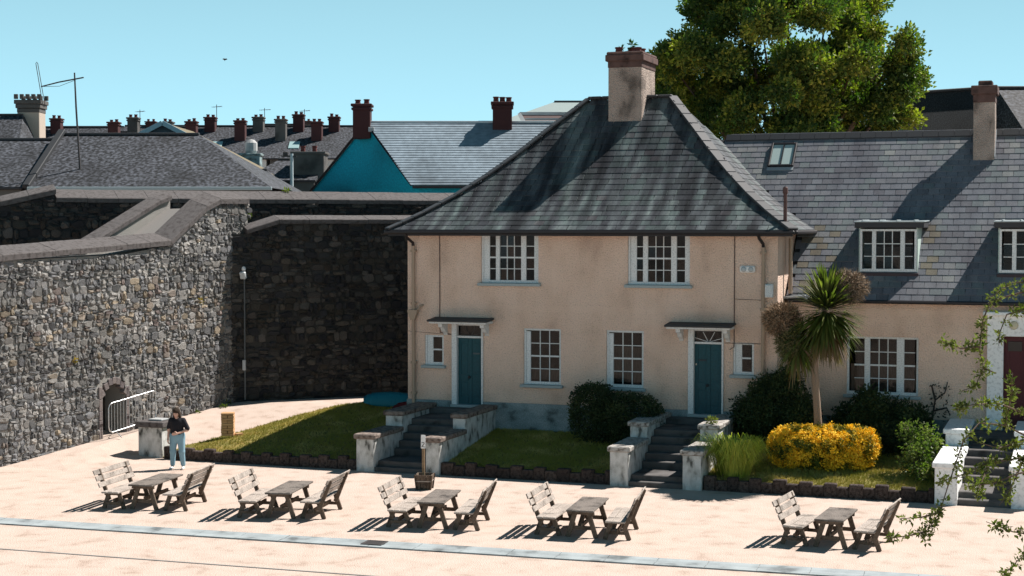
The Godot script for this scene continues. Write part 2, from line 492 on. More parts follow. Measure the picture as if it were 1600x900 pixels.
func make_stone_shapes() -> void:
	for s in 12:
		var m := MB.new()
		var k := 7 + s % 3
		var outer := []
		var inner := []
		for i in k:
			var a := TAU * (i + rf(-0.25, 0.25)) / k
			var q := 1.0 / pow(pow(absf(cos(a)), 4.0) + pow(absf(sin(a)), 4.0), 0.25)
			var p := V(cos(a) * q * 0.5 * rf(0.8, 1.1), sin(a) * q * 0.5 * rf(0.8, 1.1), 0)
			outer.append(p)
			inner.append(V(p.x * rf(0.8, 0.95), p.y * rf(0.78, 0.95), rf(0.6, 1.05)))
		var mid := V(rf(-0.2, 0.2), rf(-0.2, 0.2), rf(0.75, 1.15))
		for i in k:
			var j := (i + 1) % k
			m.quad(outer[i], outer[j], inner[j], inner[i])
			m.tri(inner[i], inner[j], mid)
			m.quad(outer[i] - V(0, 0, 0.6), outer[j] - V(0, 0, 0.6), outer[j], outer[i])
		stone_shapes.append(m)

# rubble on a face: s runs along d from p0, y is up, n points out of the wall
func rubble(parent: Node, p0: Vector3, d: Vector3, n: Vector3, s0: float, s1: float, y0: float, y1: float, ok: Callable, lean: float, tone: Callable, big: float, count: int) -> void:
	var list := []
	var y := y0
	while y < y1:
		var rh := rf(0.10, 0.27) * big
		var s := s0 + rf(-0.2, 0.0)
		while s < s1:
			var w := rf(0.1, 0.3 + 0.28 * rng.randf()) * big
			var h := rh * rf(0.85, 1.25)
			var sc := s + w * 0.5
			var yc := y + rh * 0.5 + rf(-0.03, 0.03)
			if ok.call(sc, yc):
				if rng.randf() < 0.2 and w > 0.22 * big:      # two small ones instead of one
					list.append([sc, yc + h * 0.26, w * 1.0, h * 0.5])
					list.append([sc, yc - h * 0.26, w * 1.0, h * 0.5])
				else:
					list.append([sc, yc, w, h])
			s += w
		y += rh
	list.sort_custom(func(a, b): return a[2] * a[3] > b[2] * b[3])
	var up := (Vector3.UP - n * lean).normalized()
	var meshes := {}
	var rest := MB.new()
	for i in list.size():
		var l: Array = list[i]
		var k := rng.randi() % 12
		var depth := rf(0.018, 0.07) * big
		var bs := Basis(d, up, n) * Basis(Vector3.BACK, rf(-0.12, 0.12)) * Basis(Vector3.UP, rf(-0.1, 0.1)) * Basis(Vector3.RIGHT, rf(-0.14, 0.14))
		bs = bs * Basis.from_scale(V(l[2] * 1.03, l[3] * 1.05, depth))
		var t := T(p0 + d * float(l[0]) + V(0, l[1], 0) - n * lean * float(l[1]), bs)
		var tc: Color = tone.call(l[0], l[1])
		if i < count:
			var key := "%d_%s" % [k, tc.to_html()]
			var q := tc
			if not meshes.has(key):
				var mm := MB.new()
				mm.put(stone_shapes[k], Transform3D(), q)
				meshes[key] = mm.mesh(M.stone)
			inst("stone", meshes[key], parent, t)
		else:
			rest.put(stone_shapes[k], t, tc)
	var o := part("small_stones", rest, M.stone, parent)
	o.set_meta("kind", "stuff")

func coping_run(parent: Node, pts: Array, n: Vector3, depth: float, lip: float, rise: float, name_ := "coping_stone", step := 1.05) -> void:
	# pts: the lower outer edge; each slab is a part with a sloping top
	for i in pts.size() - 1:
		var a: Vector3 = pts[i]
		var b: Vector3 = pts[i + 1]
		var len := a.distance_to(b)
		var k := maxi(1, roundi(len / step))
		for j in k:
			var p := a.lerp(b, float(j) / k)
			var q := a.lerp(b, float(j + 1) / k)
			var e := (q - p).normalized() * 0.006
			p += e; q -= e
			var jig := V(0, rf(-0.006, 0.006), 0)
			p += jig; q += jig
			var m := MB.new()
			var o := n * 0.09
			var ring := func(x: Vector3) -> Array:
				return [x + o, x + o + V(0, lip, 0), x + o - n * 0.03 + V(0, lip + 0.03, 0), x - n * depth + V(0, lip + rise, 0), x - n * depth]
			var r0: Array = ring.call(p)
			var r1: Array = ring.call(q)
			var ctr := (p + q) * 0.5 - n * depth * 0.4 + V(0, lip * 0.5, 0)
			for f in 5:
				m.oquad(r0[f], r1[f], r1[(f + 1) % 5], r0[(f + 1) % 5], ctr)
			for r in [r0, r1]:
				m.otri(r[0], r[1], r[2], ctr); m.otri(r[0], r[2], r[3], ctr); m.otri(r[0], r[3], r[4], ctr)
			part(name_, m, M.coping, parent)

func wall_core(parent: Node, p0: Vector3, d: Vector3, n: Vector3, tops: Array, base: Callable, thick: float, lean: float, called := "core", mat_: Material = null, hole := []) -> void:
	# tops: [s, y] pairs. A solid wall under that line; hole: [s0, s1, y1] leaves a doorway from the base up
	var m := MB.new()
	var P := func(s: float, y: float, w: float) -> Vector3: return p0 + d * s + V(0, y, 0) - n * (w + lean * y)
	for i in tops.size() - 1:
		var a: Array = tops[i]
		var b: Array = tops[i + 1]
		var ya: float = base.call(a[0])
		var yb: float = base.call(b[0])
		if hole and is_equal_approx(a[0], hole[0]):
			m.quad(P.call(a[0], hole[2], 0), P.call(b[0], hole[2], 0), P.call(b[0], b[1], 0), P.call(a[0], a[1], 0))
			m.quad(P.call(a[0], ya, 0), P.call(a[0], ya, thick), P.call(a[0], hole[2], thick), P.call(a[0], hole[2], 0))
			m.quad(P.call(b[0], yb, 0), P.call(b[0], hole[2], 0), P.call(b[0], hole[2], thick), P.call(b[0], yb, thick))
			m.quad(P.call(a[0], hole[2], 0), P.call(a[0], hole[2], thick), P.call(b[0], hole[2], thick), P.call(b[0], hole[2], 0))
		else:
			m.quad(P.call(a[0], ya, 0), P.call(b[0], yb, 0), P.call(b[0], b[1], 0), P.call(a[0], a[1], 0))
		m.quad(P.call(a[0], a[1], 0), P.call(b[0], b[1], 0), P.call(b[0], b[1], thick), P.call(a[0], a[1], thick))
		m.quad(P.call(b[0], yb, thick), P.call(a[0], ya, thick), P.call(a[0], a[1], thick), P.call(b[0], b[1], thick))
	for e in [tops[0], tops[tops.size() - 1]]:
		var ye: float = base.call(e[0])
		m.quad(P.call(e[0], ye, 0), P.call(e[0], e[1], 0), P.call(e[0], e[1], thick), P.call(e[0], ye, thick))
	part(called, m, mat_ if mat_ else M.mortar, parent)

func top_at(tops: Array, s: float) -> float:
	for i in tops.size() - 1:
		if s <= tops[i + 1][0]:
			return lerpf(tops[i][1], tops[i + 1][1], clampf((s - tops[i][0]) / (tops[i + 1][0] - tops[i][0]), 0, 1))
	return tops[tops.size() - 1][1]

func build_rampart() -> void:
	make_stone_shapes()
	# the sunlit wall on the left: runs from the yard (s = 0 out of view) back to the inner corner
	var b := V(-7.36, 0, -3.57)
	var a := V(-9.12, 0, 7.1)
	var d := (b - a).normalized()
	var n := V(-d.z, 0, d.x)
	if n.x < 0: n = -n
	var p0 := a - d * 9.0
	var S := func(z: float) -> float: return (z - p0.z) / d.z
	var ds0: float = S.call(3.2)
	var ds1: float = S.call(2.25)
	var tops := [[0.0, 5.45], [S.call(7.0), 5.67], [ds0, 5.76], [ds1, 5.785], [S.call(0.24), 6.03], [S.call(-1.42), 7.11], [S.call(-2.1), 7.36], [S.call(-3.55), 7.38]]
	var base := func(s: float) -> float: return gx(-8.5, (p0 + d * s).z) - 0.25
	var w := thing("rampart_wall", "tall sunlit grey rubble stone wall with ramped coping and arched doorway", "stone wall")
	wall_core(w, p0, d, n, tops, base, 0.9, 0.0, "core", null, [ds0, ds1, 1.98])
	var arch := func(s: float) -> float:
		var u: float = absf(s - (ds0 + ds1) * 0.5) / ((ds1 - ds0) * 0.5)
		return 1.93 - 0.36 * u * u if u < 1.0 else -1.0
	var pal := [Color(0.299, 0.290, 0.281), Color(0.236, 0.236, 0.241), Color(0.362, 0.344, 0.326), Color(0.173, 0.173, 0.177), Color(0.407, 0.389, 0.362), Color(0.273, 0.232, 0.200), Color(0.335, 0.281, 0.228), Color(0.236, 0.191, 0.173), Color(0.371, 0.307, 0.228), Color(0.119, 0.119, 0.123)]
	var pn := FastNoiseLite.new()
	pn.frequency = 0.5; pn.seed = 5
	var tone := func(s: float, y: float) -> Color:
		var warm := exp(-pow((y - 3.9) / 0.8, 2.0)) * 0.55 + pn.get_noise_2d(s * 1.4, y * 1.8) * 0.5
		var k: int
		if rng.randf() < warm: k = [2, 5, 6, 7, 8, 4][rng.randi() % 6]
		else: k = [0, 1, 2, 3, 4, 0, 1, 9, 0][rng.randi() % 9]
		var c: Color = pal[k] * ([0.75, 0.9, 1.08][rng.randi() % 3] * (0.8 if pn.get_noise_2d(s * 0.45 + 40.0, y * 0.6) < -0.08 else 1.12))
		return Color(c.r, c.g, c.b)
	var ok := func(s: float, y: float) -> bool:
		if y > top_at(tops, s) - 0.03 or y < gx(-8.5, (p0 + d * s).z) - 0.06: return false
		return not (s > ds0 - 0.2 and s < ds1 + 0.16 and y < 2.08)
	rubble(w, p0, d, n, 6.0, S.call(-3.5), -0.05, 7.4, ok, 0.0, tone, 0.84, 300)
	# dressed stones round the doorway
	var dm: Array = []
	for k in 3: dm.append(relief(mat(0.22 - 0.03 * k, 0.185 - 0.025 * k, 0.175 - 0.02 * k, 0.92, M.cap.albedo_texture, V(2, 2, 2)), M.sand.heightmap_texture, 1.5))
	for side in 2:
		var sx: float = ds0 - 0.1 if side == 0 else ds1 + 0.08
		var yy: float = gx(-8.5, (p0 + d * sx).z) - 0.05
		while yy < 1.55:
			var hh := rf(0.26, 0.38)
			var m := MB.new()
			m.box(T(p0 + d * sx + V(0, yy + hh * 0.5, 0) - n * 0.06, Basis(d, Vector3.UP, n)), V(0.15, hh - 0.012, 0.2), 0.012)
			part("jamb_stone", m, dm[rng.randi() % 3], w)
			yy += hh
	for k in 7:
		var u := (k - 3) / 3.0
		var sx: float = (ds0 + ds1) * 0.5 + u * 0.5
		var m := MB.new()
		m.box(T(p0 + d * sx + V(0, 1.93 - 0.36 * u * u + 0.09, 0) - n * 0.06, Basis(d, Vector3.UP, n) * Basis(Vector3.BACK, -u * 0.55)), V(0.175, 0.2, 0.2), 0.012)
		part("arch_stone", m, dm[k % 3], w)
	var dk := MB.new()
	dk.box(T(p0 + d * ((ds0 + ds1) * 0.5) + V(0, 1.0, 0) - n * 0.86, Basis(d, Vector3.UP, n)), V(1.0, 2.2, 0.06))
	part("back_panel", dk, mat(0.03, 0.025, 0.02, 0.95), w)
	var cp := []
	for t in tops:
		if t[0] != ds0 and t[0] != ds1: cp.append(p0 + d * float(t[0]) + V(0, t[1], 0))
	coping_run(w, cp, n, 0.62, 0.15, 0.24)
	for k in [[S.call(4.35), 2.75], [S.call(-1.1), 4.25]]:      # ferns that root in the joints
		leaf_ball(p0 + d * float(k[0]) + V(0, k[1], 0) + n * 0.08, V(0.14, 0.14, 0.1), 26, Color(0.42, 0.26, 0.035), "wall_fern", "small yellow tuft growing from the sunlit rubble wall " + ("above the arched doorway" if k[1] < 3 else "near the inner corner"), 0.07)

	# inner parapet of the ramp behind it
	var ip := thing("ramp_parapet", "sloping stone parapet behind the sunlit rampart wall", "parapet")
	var q0 := p0 - n * 1.75
	var it := [[S.call(2.4), 5.75], [S.call(-1.2), 7.35], [S.call(-1.75), 7.5]]
	wall_core(ip, q0, d, n, it, func(_s): return 3.0, 0.35, 0.0)
	coping_run(ip, [q0 + d * float(it[0][0]) + V(0, it[0][1], 0), q0 + d * float(it[1][0]) + V(0, it[1][1], 0), q0 + d * float(it[2][0]) + V(0, it[2][1], 0)], n, 0.4, 0.12, 0.12)
	var rp := MB.new()
	var rs := [[S.call(6.0), 5.2], [S.call(1.6), 5.5], [S.call(-1.6), 7.2], [S.call(-3.5), 7.25]]
	for i in 3:
		rp.quad(p0 - n * 0.9 + d * float(rs[i][0]) + V(0, rs[i][1], 0), p0 - n * 0.9 + d * float(rs[i + 1][0]) + V(0, rs[i + 1][1], 0), q0 + d * float(rs[i + 1][0]) + V(0, rs[i + 1][1], 0), q0 + d * float(rs[i][0]) + V(0, rs[i][1], 0))
	structure("ramp_path", rp, mat(0.24, 0.225, 0.21, 0.95, M.cap.albedo_texture, V(1, 1, 1)))

	# the shaded wall across the back
	var c3 := V(-7.47, 0, -2.75)
	var d3 := V(4.4, 0, -4.1).normalized()
	var n3 := V(-d3.z, 0, d3.x)
	if n3.z < 0: n3 = -n3
	var t3 := [[-0.6, 6.35], [0.45, 6.38], [1.55, 6.72], [16.0, 6.72]]
	var w3 := thing("shaded_wall", "high dark shaded rubble stone wall between sunlit wall and house", "stone wall")
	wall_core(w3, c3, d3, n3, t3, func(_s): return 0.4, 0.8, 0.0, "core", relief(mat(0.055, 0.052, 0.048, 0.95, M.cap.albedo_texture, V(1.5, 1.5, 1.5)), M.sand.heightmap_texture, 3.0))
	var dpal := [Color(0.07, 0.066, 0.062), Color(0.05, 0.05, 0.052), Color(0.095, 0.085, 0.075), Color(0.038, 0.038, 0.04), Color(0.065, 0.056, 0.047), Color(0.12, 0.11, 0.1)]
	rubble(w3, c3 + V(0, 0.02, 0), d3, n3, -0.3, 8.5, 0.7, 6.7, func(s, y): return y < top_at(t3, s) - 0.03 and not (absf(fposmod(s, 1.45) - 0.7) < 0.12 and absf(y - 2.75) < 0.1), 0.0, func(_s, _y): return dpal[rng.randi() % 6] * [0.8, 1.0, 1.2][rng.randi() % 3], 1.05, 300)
	var c3p := []
	for t in t3: c3p.append(c3 + d3 * float(t[0]) + V(0, t[1], 0) )
	coping_run(w3, c3p.slice(1), n3, 0.6, 0.13, 0.16)
	leaf_ball(c3 + d3 * 0.75 + V(0, 6.98, 0) - n3 * 0.85, V(0.22, 0.2, 0.15), 40, Color(0.16, 0.19, 0.05), "wall_plant", "small leafy weed on the dark wall's sloping coping", 0.06)

	# the outer rampart behind both
	var w2 := thing("outer_rampart", "outermost dark rampart wall with long pale coping below the town roofs", "stone wall")
	var c2 := c3 - n3 * 4.2
	var t2 := [[-20.0, 5.6], [-6.9, 7.30], [-5.15, 7.72], [-5.1, 7.45], [26.0, 7.45]]
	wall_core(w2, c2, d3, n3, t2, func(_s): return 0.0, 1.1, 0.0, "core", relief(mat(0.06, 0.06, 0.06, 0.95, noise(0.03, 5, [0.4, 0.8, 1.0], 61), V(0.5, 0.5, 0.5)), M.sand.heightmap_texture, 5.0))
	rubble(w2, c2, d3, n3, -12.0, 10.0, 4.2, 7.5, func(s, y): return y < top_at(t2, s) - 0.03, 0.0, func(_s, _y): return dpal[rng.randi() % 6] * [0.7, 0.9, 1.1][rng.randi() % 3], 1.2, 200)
	var cw := []
	for t in [[-20.0, 5.6], [-6.9, 7.30], [-5.1, 7.72]]: cw.append(c2 + d3 * float(t[0]) + V(0, t[1], 0))
	coping_run(w2, cw, n3, 0.6, 0.16, 0.2)
	coping_run(w2, [c2 + d3 * -5.1 + V(0, 7.45, 0), c2 + d3 * 26.0 + V(0, 7.45, 0)], n3, 1.0, 0.14, 0.32)
	leaf_ball(c2 + d3 * 3.2 + V(0, 7.95, 0) - n3 * 0.9, V(0.3, 0.18, 0.25), 60, Color(0.22, 0.24, 0.04), "wall_shrub", "small yellow green shrub on top of the outer rampart coping", 0.07)
	# flood light on its pole in the inner corner
	var fl := thing("flood_light", "small white floodlight on a thin pole in the rampart corner", "lamp", c3 + d3 * 0.35 + n3 * 0.12)
	var pm := MB.new()
	pm.tube([V(0, 0.9, 0), V(0, 5.0, 0)], [0.025, 0.025], 8)
	part("pole", pm, mat(0.10, 0.11, 0.115, 0.6), fl)
	var hb := MB.new()
	hb.box(T(V(0, 5.02, 0.08), Basis(Vector3.RIGHT, 0.35)), V(0.2, 0.24, 0.14), 0.02)
	part("lamp_head", hb, mat(0.5, 0.53, 0.54, 0.5), fl)
	var sp := MB.new()
	sp.lathe(V(0, 5.16, 0.04), [[0.0, 0.16], [0.055, 0.13], [0.075, 0.07], [0.055, 0.01], [0.0, 0.0]], 12)
	part("sensor", sp, M.brightwhite, fl)
	var bx := MB.new()
	bx.at(V(0, 2.05, 0.05), V(0.1, 0.34, 0.08), 0.01)
	part("switch_box", bx, mat(0.45, 0.47, 0.48, 0.5), fl)
	# crowd barrier before the doorway
	var ba := V(-8.16, 0, 3.36)
	var bd := V(0.165, 0, -0.986).normalized()
	var br := thing("crowd_barrier", "galvanised crowd control barrier leaning across the arched doorway", "barrier", ba + V(0, gx(-8.2, 3.36) + 0.01, 0), rad_to_deg(atan2(-bd.z, bd.x)))
	var sl := 0.11
	var fr := MB.new()
	fr.tube([V(1.9, 0.2 + 0.2, 0), V(0.14, 0.2, 0), V(0.04, 0.25, 0), V(0.0, 0.36, 0), V(0.0, 0.92, 0), V(0.04, 1.02, 0), V(0.14, 1.07, 0), V(1.9, 1.07 + 0.2, 0), V(2.0, 1.24, 0), V(2.03, 1.1, 0), V(2.03, 0.55, 0), V(2.0, 0.43, 0), V(1.9, 0.4, 0)], [0.019, 0.019, 0.019, 0.019, 0.019, 0.019, 0.019, 0.019, 0.019, 0.019, 0.019, 0.019, 0.019], 8)
	part("frame", fr, M.steel, br)
	for i in 15:
		var x := 0.12 + i * 0.127
		var m := MB.new()
		m.tube([V(x, 0.2 + sl * x, 0), V(x, 1.06 + sl * x, 0)], [0.008, 0.008], 6)
		part("bar", m, M.steel, br)
	for x in [0.28, 1.75]:
		var m := MB.new()
		m.tube([V(x - 0.02, 0.02 + sl * x, 0.26), V(x, 0.2 + sl * x, 0), V(x + 0.02, 0.02 + sl * x, -0.26)], [0.016, 0.016, 0.016], 6)
		part("foot", m, M.steel, br)

# leaves as one soft mass: a small plant that is one mesh
func leaf_ball(c: Vector3, r: Vector3, k: int, col: Color, called: String, label: String, size: float) -> void:
	var m := MB.new()
	for i in k:
		var dd := V(rng.randfn(), rng.randfn(), rng.randfn()).normalized()
		leaf(m, c + dd * r * rf(0.05, 0.5), (dd + V(rf(-0.6, 0.6), rf(-0.2, 0.7), rf(-0.6, 0.6))).normalized(), size * rf(0.9, 1.6), size * 0.5, col * rf(0.7, 1.25))
	var o := part(numbered(called), m, M.leaf, self)
	tag(o, label, "plant")

func leaf(m: MB, p: Vector3, dir: Vector3, l: float, w: float, col: Color) -> void:
	var s := dir.cross(V(rf(-1, 1), rf(-1, 1), rf(-1, 1))).normalized() * w * 0.5
	var up := s.cross(dir).normalized() * w * 0.25
	m.col = Color(col.r, col.g, col.b)
	var mid := p + dir * l * 0.45
	var tip := p + dir * l - up * 0.8
	m.tri(p, mid + s + up, tip)
	m.tri(p, tip, mid - s + up)

# ---------------------------------------------------------------- houses
func wall_mesh(x0: float, x1: float, y0: float, y1: float, z: float, thick: float, holes: Array) -> MB:
	# a wall in the xy plane whose face lies at z, with rectangular openings [x0, x1, y0, y1]
	var xs := [x0, x1]
	var ys := [y0, y1]
	for h in holes:
		xs.append_array([h[0], h[1]]); ys.append_array([h[2], h[3]])
	xs.sort(); ys.sort()
	var m := MB.new()
	var open := func(i: int, j: int) -> bool:
		if i < 0 or j < 0 or i >= xs.size() - 1 or j >= ys.size() - 1: return true
		var cx: float = (xs[i] + xs[i + 1]) * 0.5
		var cy: float = (ys[j] + ys[j + 1]) * 0.5
		for h in holes:
			if cx > h[0] and cx < h[1] and cy > h[2] and cy < h[3]: return true
		return false
	var zb := z - thick
	for i in xs.size() - 1:
		for j in ys.size() - 1:
			var a: float = xs[i]
			var b: float = xs[i + 1]
			var c: float = ys[j]
			var e: float = ys[j + 1]
			if b - a < 1e-5 or e - c < 1e-5 or open.call(i, j): continue
			m.quad(V(a, c, z), V(b, c, z), V(b, e, z), V(a, e, z))
			m.quad(V(b, c, zb), V(a, c, zb), V(a, e, zb), V(b, e, zb))
			if open.call(i - 1, j): m.quad(V(a, c, zb), V(a, c, z), V(a, e, z), V(a, e, zb))
			if open.call(i + 1, j): m.quad(V(b, c, z), V(b, c, zb), V(b, e, zb), V(b, e, z))
			if open.call(i, j - 1): m.quad(V(a, c, zb), V(b, c, zb), V(b, c, z), V(a, c, z))
			if open.call(i, j + 1): m.quad(V(a, e, z), V(b, e, z), V(b, e, zb), V(a, e, zb))
	return m

# lights: [x0, x1, cols, rows] inside the frame; z is the plane of the frame's face
func window(parent: Node, x0: float, x1: float, y0: float, y1: float, z: float, lights: Array, sill := 0.1, fw := 0.06, rail := true) -> MeshInstance3D:
	var f := MB.new()
	f.at(V(x0 + fw * 0.5, (y0 + y1) * 0.5, z - 0.05), V(fw, y1 - y0, 0.1), 0.006)
	f.at(V(x1 - fw * 0.5, (y0 + y1) * 0.5, z - 0.05), V(fw, y1 - y0, 0.1), 0.006)
	f.at(V((x0 + x1) * 0.5, y1 - fw * 0.5, z - 0.052), V(x1 - x0 - 2 * fw, fw, 0.096), 0.006)
	f.at(V((x0 + x1) * 0.5, y0 + fw * 0.7, z - 0.052), V(x1 - x0 - 2 * fw, fw * 1.4, 0.096), 0.006)
	for i in lights.size() - 1:
		var a: float = lights[i][1]
		var b: float = lights[i + 1][0]
		f.at(V((a + b) * 0.5, (y0 + y1) * 0.5, z - 0.049), V(b - a, y1 - y0 - 2 * fw, 0.094), 0.006)
	var w := part("window", f, M.white, parent)
	var ya := y0 + fw * 1.4
	var yb := y1 - fw
	var bars := MB.new()
	for l in lights:
		var cx: float = (l[1] - l[0]) / l[2]
		var cy: float = (yb - ya) / l[3]
		for i in range(1, l[2]):
			bars.at(V(l[0] + cx * i, (ya + yb) * 0.5, z - 0.052), V(0.022, yb - ya, 0.035))
		for j in range(1, l[3]):
			var mid: bool = rail and j * 2 == int(l[3])
			bars.at(V((l[0] + l[1]) * 0.5, ya + cy * j, z - 0.053), V(l[1] - l[0], 0.045 if mid else 0.022, 0.05 if mid else 0.033))
		for i in l[2]:
			for j in l[3]:
				var g := MB.new()
				g.at(V(0, 0, 0), V(cx - 0.004, cy - 0.004, 0.005))
				inst("pane", g.mesh(M.glass), w, T(V(l[0] + cx * (i + 0.5), ya + cy * (j + 0.5), z - 0.066), Basis(Vector3.UP, rf(-0.012, 0.012)) * Basis(Vector3.RIGHT, rf(-0.012, 0.012))))
	if bars.v.size(): part("glazing_bars", bars, M.white, w)
	if sill > 0.0:
		var s := MB.new()
		s.box(T(V((x0 + x1) * 0.5, y0 - 0.045, z + 0.06)), V(x1 - x0 + 0.16, 0.085, sill + 0.12), 0.012)
		part("sill", s, M.sill, w)
	return w

func panel_door(parent: Node, x0: float, x1: float, y0: float, y1: float, z: float, m_: Material, called := "door") -> MeshInstance3D:
	var w := x1 - x0
	var h := y1 - y0
	var m := MB.new()
	m.at(V((x0 + x1) * 0.5, (y0 + y1) * 0.5, z - 0.03), V(w, h, 0.03))
	var st := 0.1 * w / 0.8
	var cx := (x0 + x1) * 0.5
	for x in [x0 + st * 0.5, cx, x1 - st * 0.5]:
		m.at(V(x, (y0 + y1) * 0.5, z - 0.008), V(st, h, 0.02), 0.004)
	for y in [y0 + 0.1, y0 + h * 0.40, y1 - 0.06]:
		for s in [-1, 1]:
			m.at(V(cx + s * (w * 0.25), y, z - 0.0085), V(w * 0.5 - st * 1.5, 0.2 if y < y0 + 0.2 else (0.19 if y < y1 - 0.2 else 0.12), 0.019), 0.004)
	for s in [-1, 1]:
		for q in [[y0 + 0.22, y0 + h * 0.40 - 0.11], [y0 + h * 0.40 + 0.11, y1 - 0.14]]:
			m.at(V(cx + s * w * 0.25, (q[0] + q[1]) * 0.5, z - 0.014), V(w * 0.5 - st * 1.5 - 0.05, q[1] - q[0] - 0.05, 0.012), 0.005)
	return part(called, m, m_, parent)

func prof_y(t: float) -> float:                     # the main roof sweeps outward at the eaves
	var p := [[-0.1, 6.45], [0.0, 6.52], [0.3, 6.70], [0.8, 7.02], [1.5, 7.53], [2.2, 8.13], [2.9, 8.80], [3.7, 9.65], [4.6, 10.57]]
	for i in p.size() - 1:
		if t <= p[i + 1][0]:
			return lerpf(p[i][1], p[i + 1][1], (t - p[i][0]) / (p[i + 1][0] - p[i][0]))
	return 10.57

const RX0 := -0.45
const RX1 := 11.5
func roof_x(t: float, right: bool) -> float:
	return lerpf(RX1, 7.0, t / 4.6) if right else lerpf(RX0, 4.35, t / 4.6)
func main_roof_y(x: float, z: float) -> float:
	var t := minf(0.5 - z, z + 8.7)
	t = minf(t, (RX1 - x) * 4.6 / 4.5)
	t = minf(t, (x - RX0) * 4.6 / 4.8)
	return prof_y(t)

var slate_meshes: Array = []
var slate_tones := [Color(0.181, 0.192, 0.194), Color(0.159, 0.167, 0.169), Color(0.202, 0.214, 0.213), Color(0.132, 0.139, 0.141), Color(0.181, 0.212, 0.203), Color(0.214, 0.240, 0.233), Color(0.181, 0.176, 0.176), Color(0.247, 0.267, 0.257)]
var wing_tones := [Color(0.246, 0.251, 0.267), Color(0.219, 0.224, 0.237), Color(0.273, 0.278, 0.284), Color(0.200, 0.203, 0.213), Color(0.246, 0.272, 0.267), Color(0.300, 0.305, 0.297), Color(0.266, 0.237, 0.184), Color(0.333, 0.339, 0.320)]

# list: [transform, tone, weight]; the 300 that show largest are parts, the rest one part
func lay_slates(list: Array, tones: Array, parent: Node, mat_: Material, count := 300, rest_name := "upper_slates") -> void:
	var shapes := []
	for k in 3:
		var m := MB.new()
		m.box(T(V(0, 0, 0), Basis(Vector3.UP, (k - 1) * 0.006)), V(1.0 - 0.01 * k, 1, 1))
		shapes.append(m)
	var meshes := {}
	list.sort_custom(func(a, b): return a[2] > b[2])
	var rest := MB.new()
	for i in list.size():
		var e: Array = list[i]
		var k := i % 3
		if i < count:
			var key := "%d_%d" % [k, e[1]]
			if not meshes.has(key):
				var mm := MB.new()
				mm.put(shapes[k], Transform3D(), tones[e[1]])
				meshes[key] = mm.mesh(mat_)
			inst("slate", meshes[key], parent, e[0])
		else:
			rest.put(shapes[k], e[0], tones[e[1]])
	if rest.v.size():
		var o := part(rest_name, rest, mat_, parent)
		o.set_meta("kind", "stuff")

func chimney_pot(parent: Node, p: Vector3, h: float, r: float) -> void:
	var m := MB.new()
	m.lathe(p, [[0.0, 0.0], [r, 0.0], [r * 0.86, h * 0.75], [r * 1.08, h * 0.8], [r * 1.08, h], [r * 0.75, h], [r * 0.7, h * 0.4], [0, h * 0.4]], 14)
	part("chimney_pot", m, M.pot, parent)

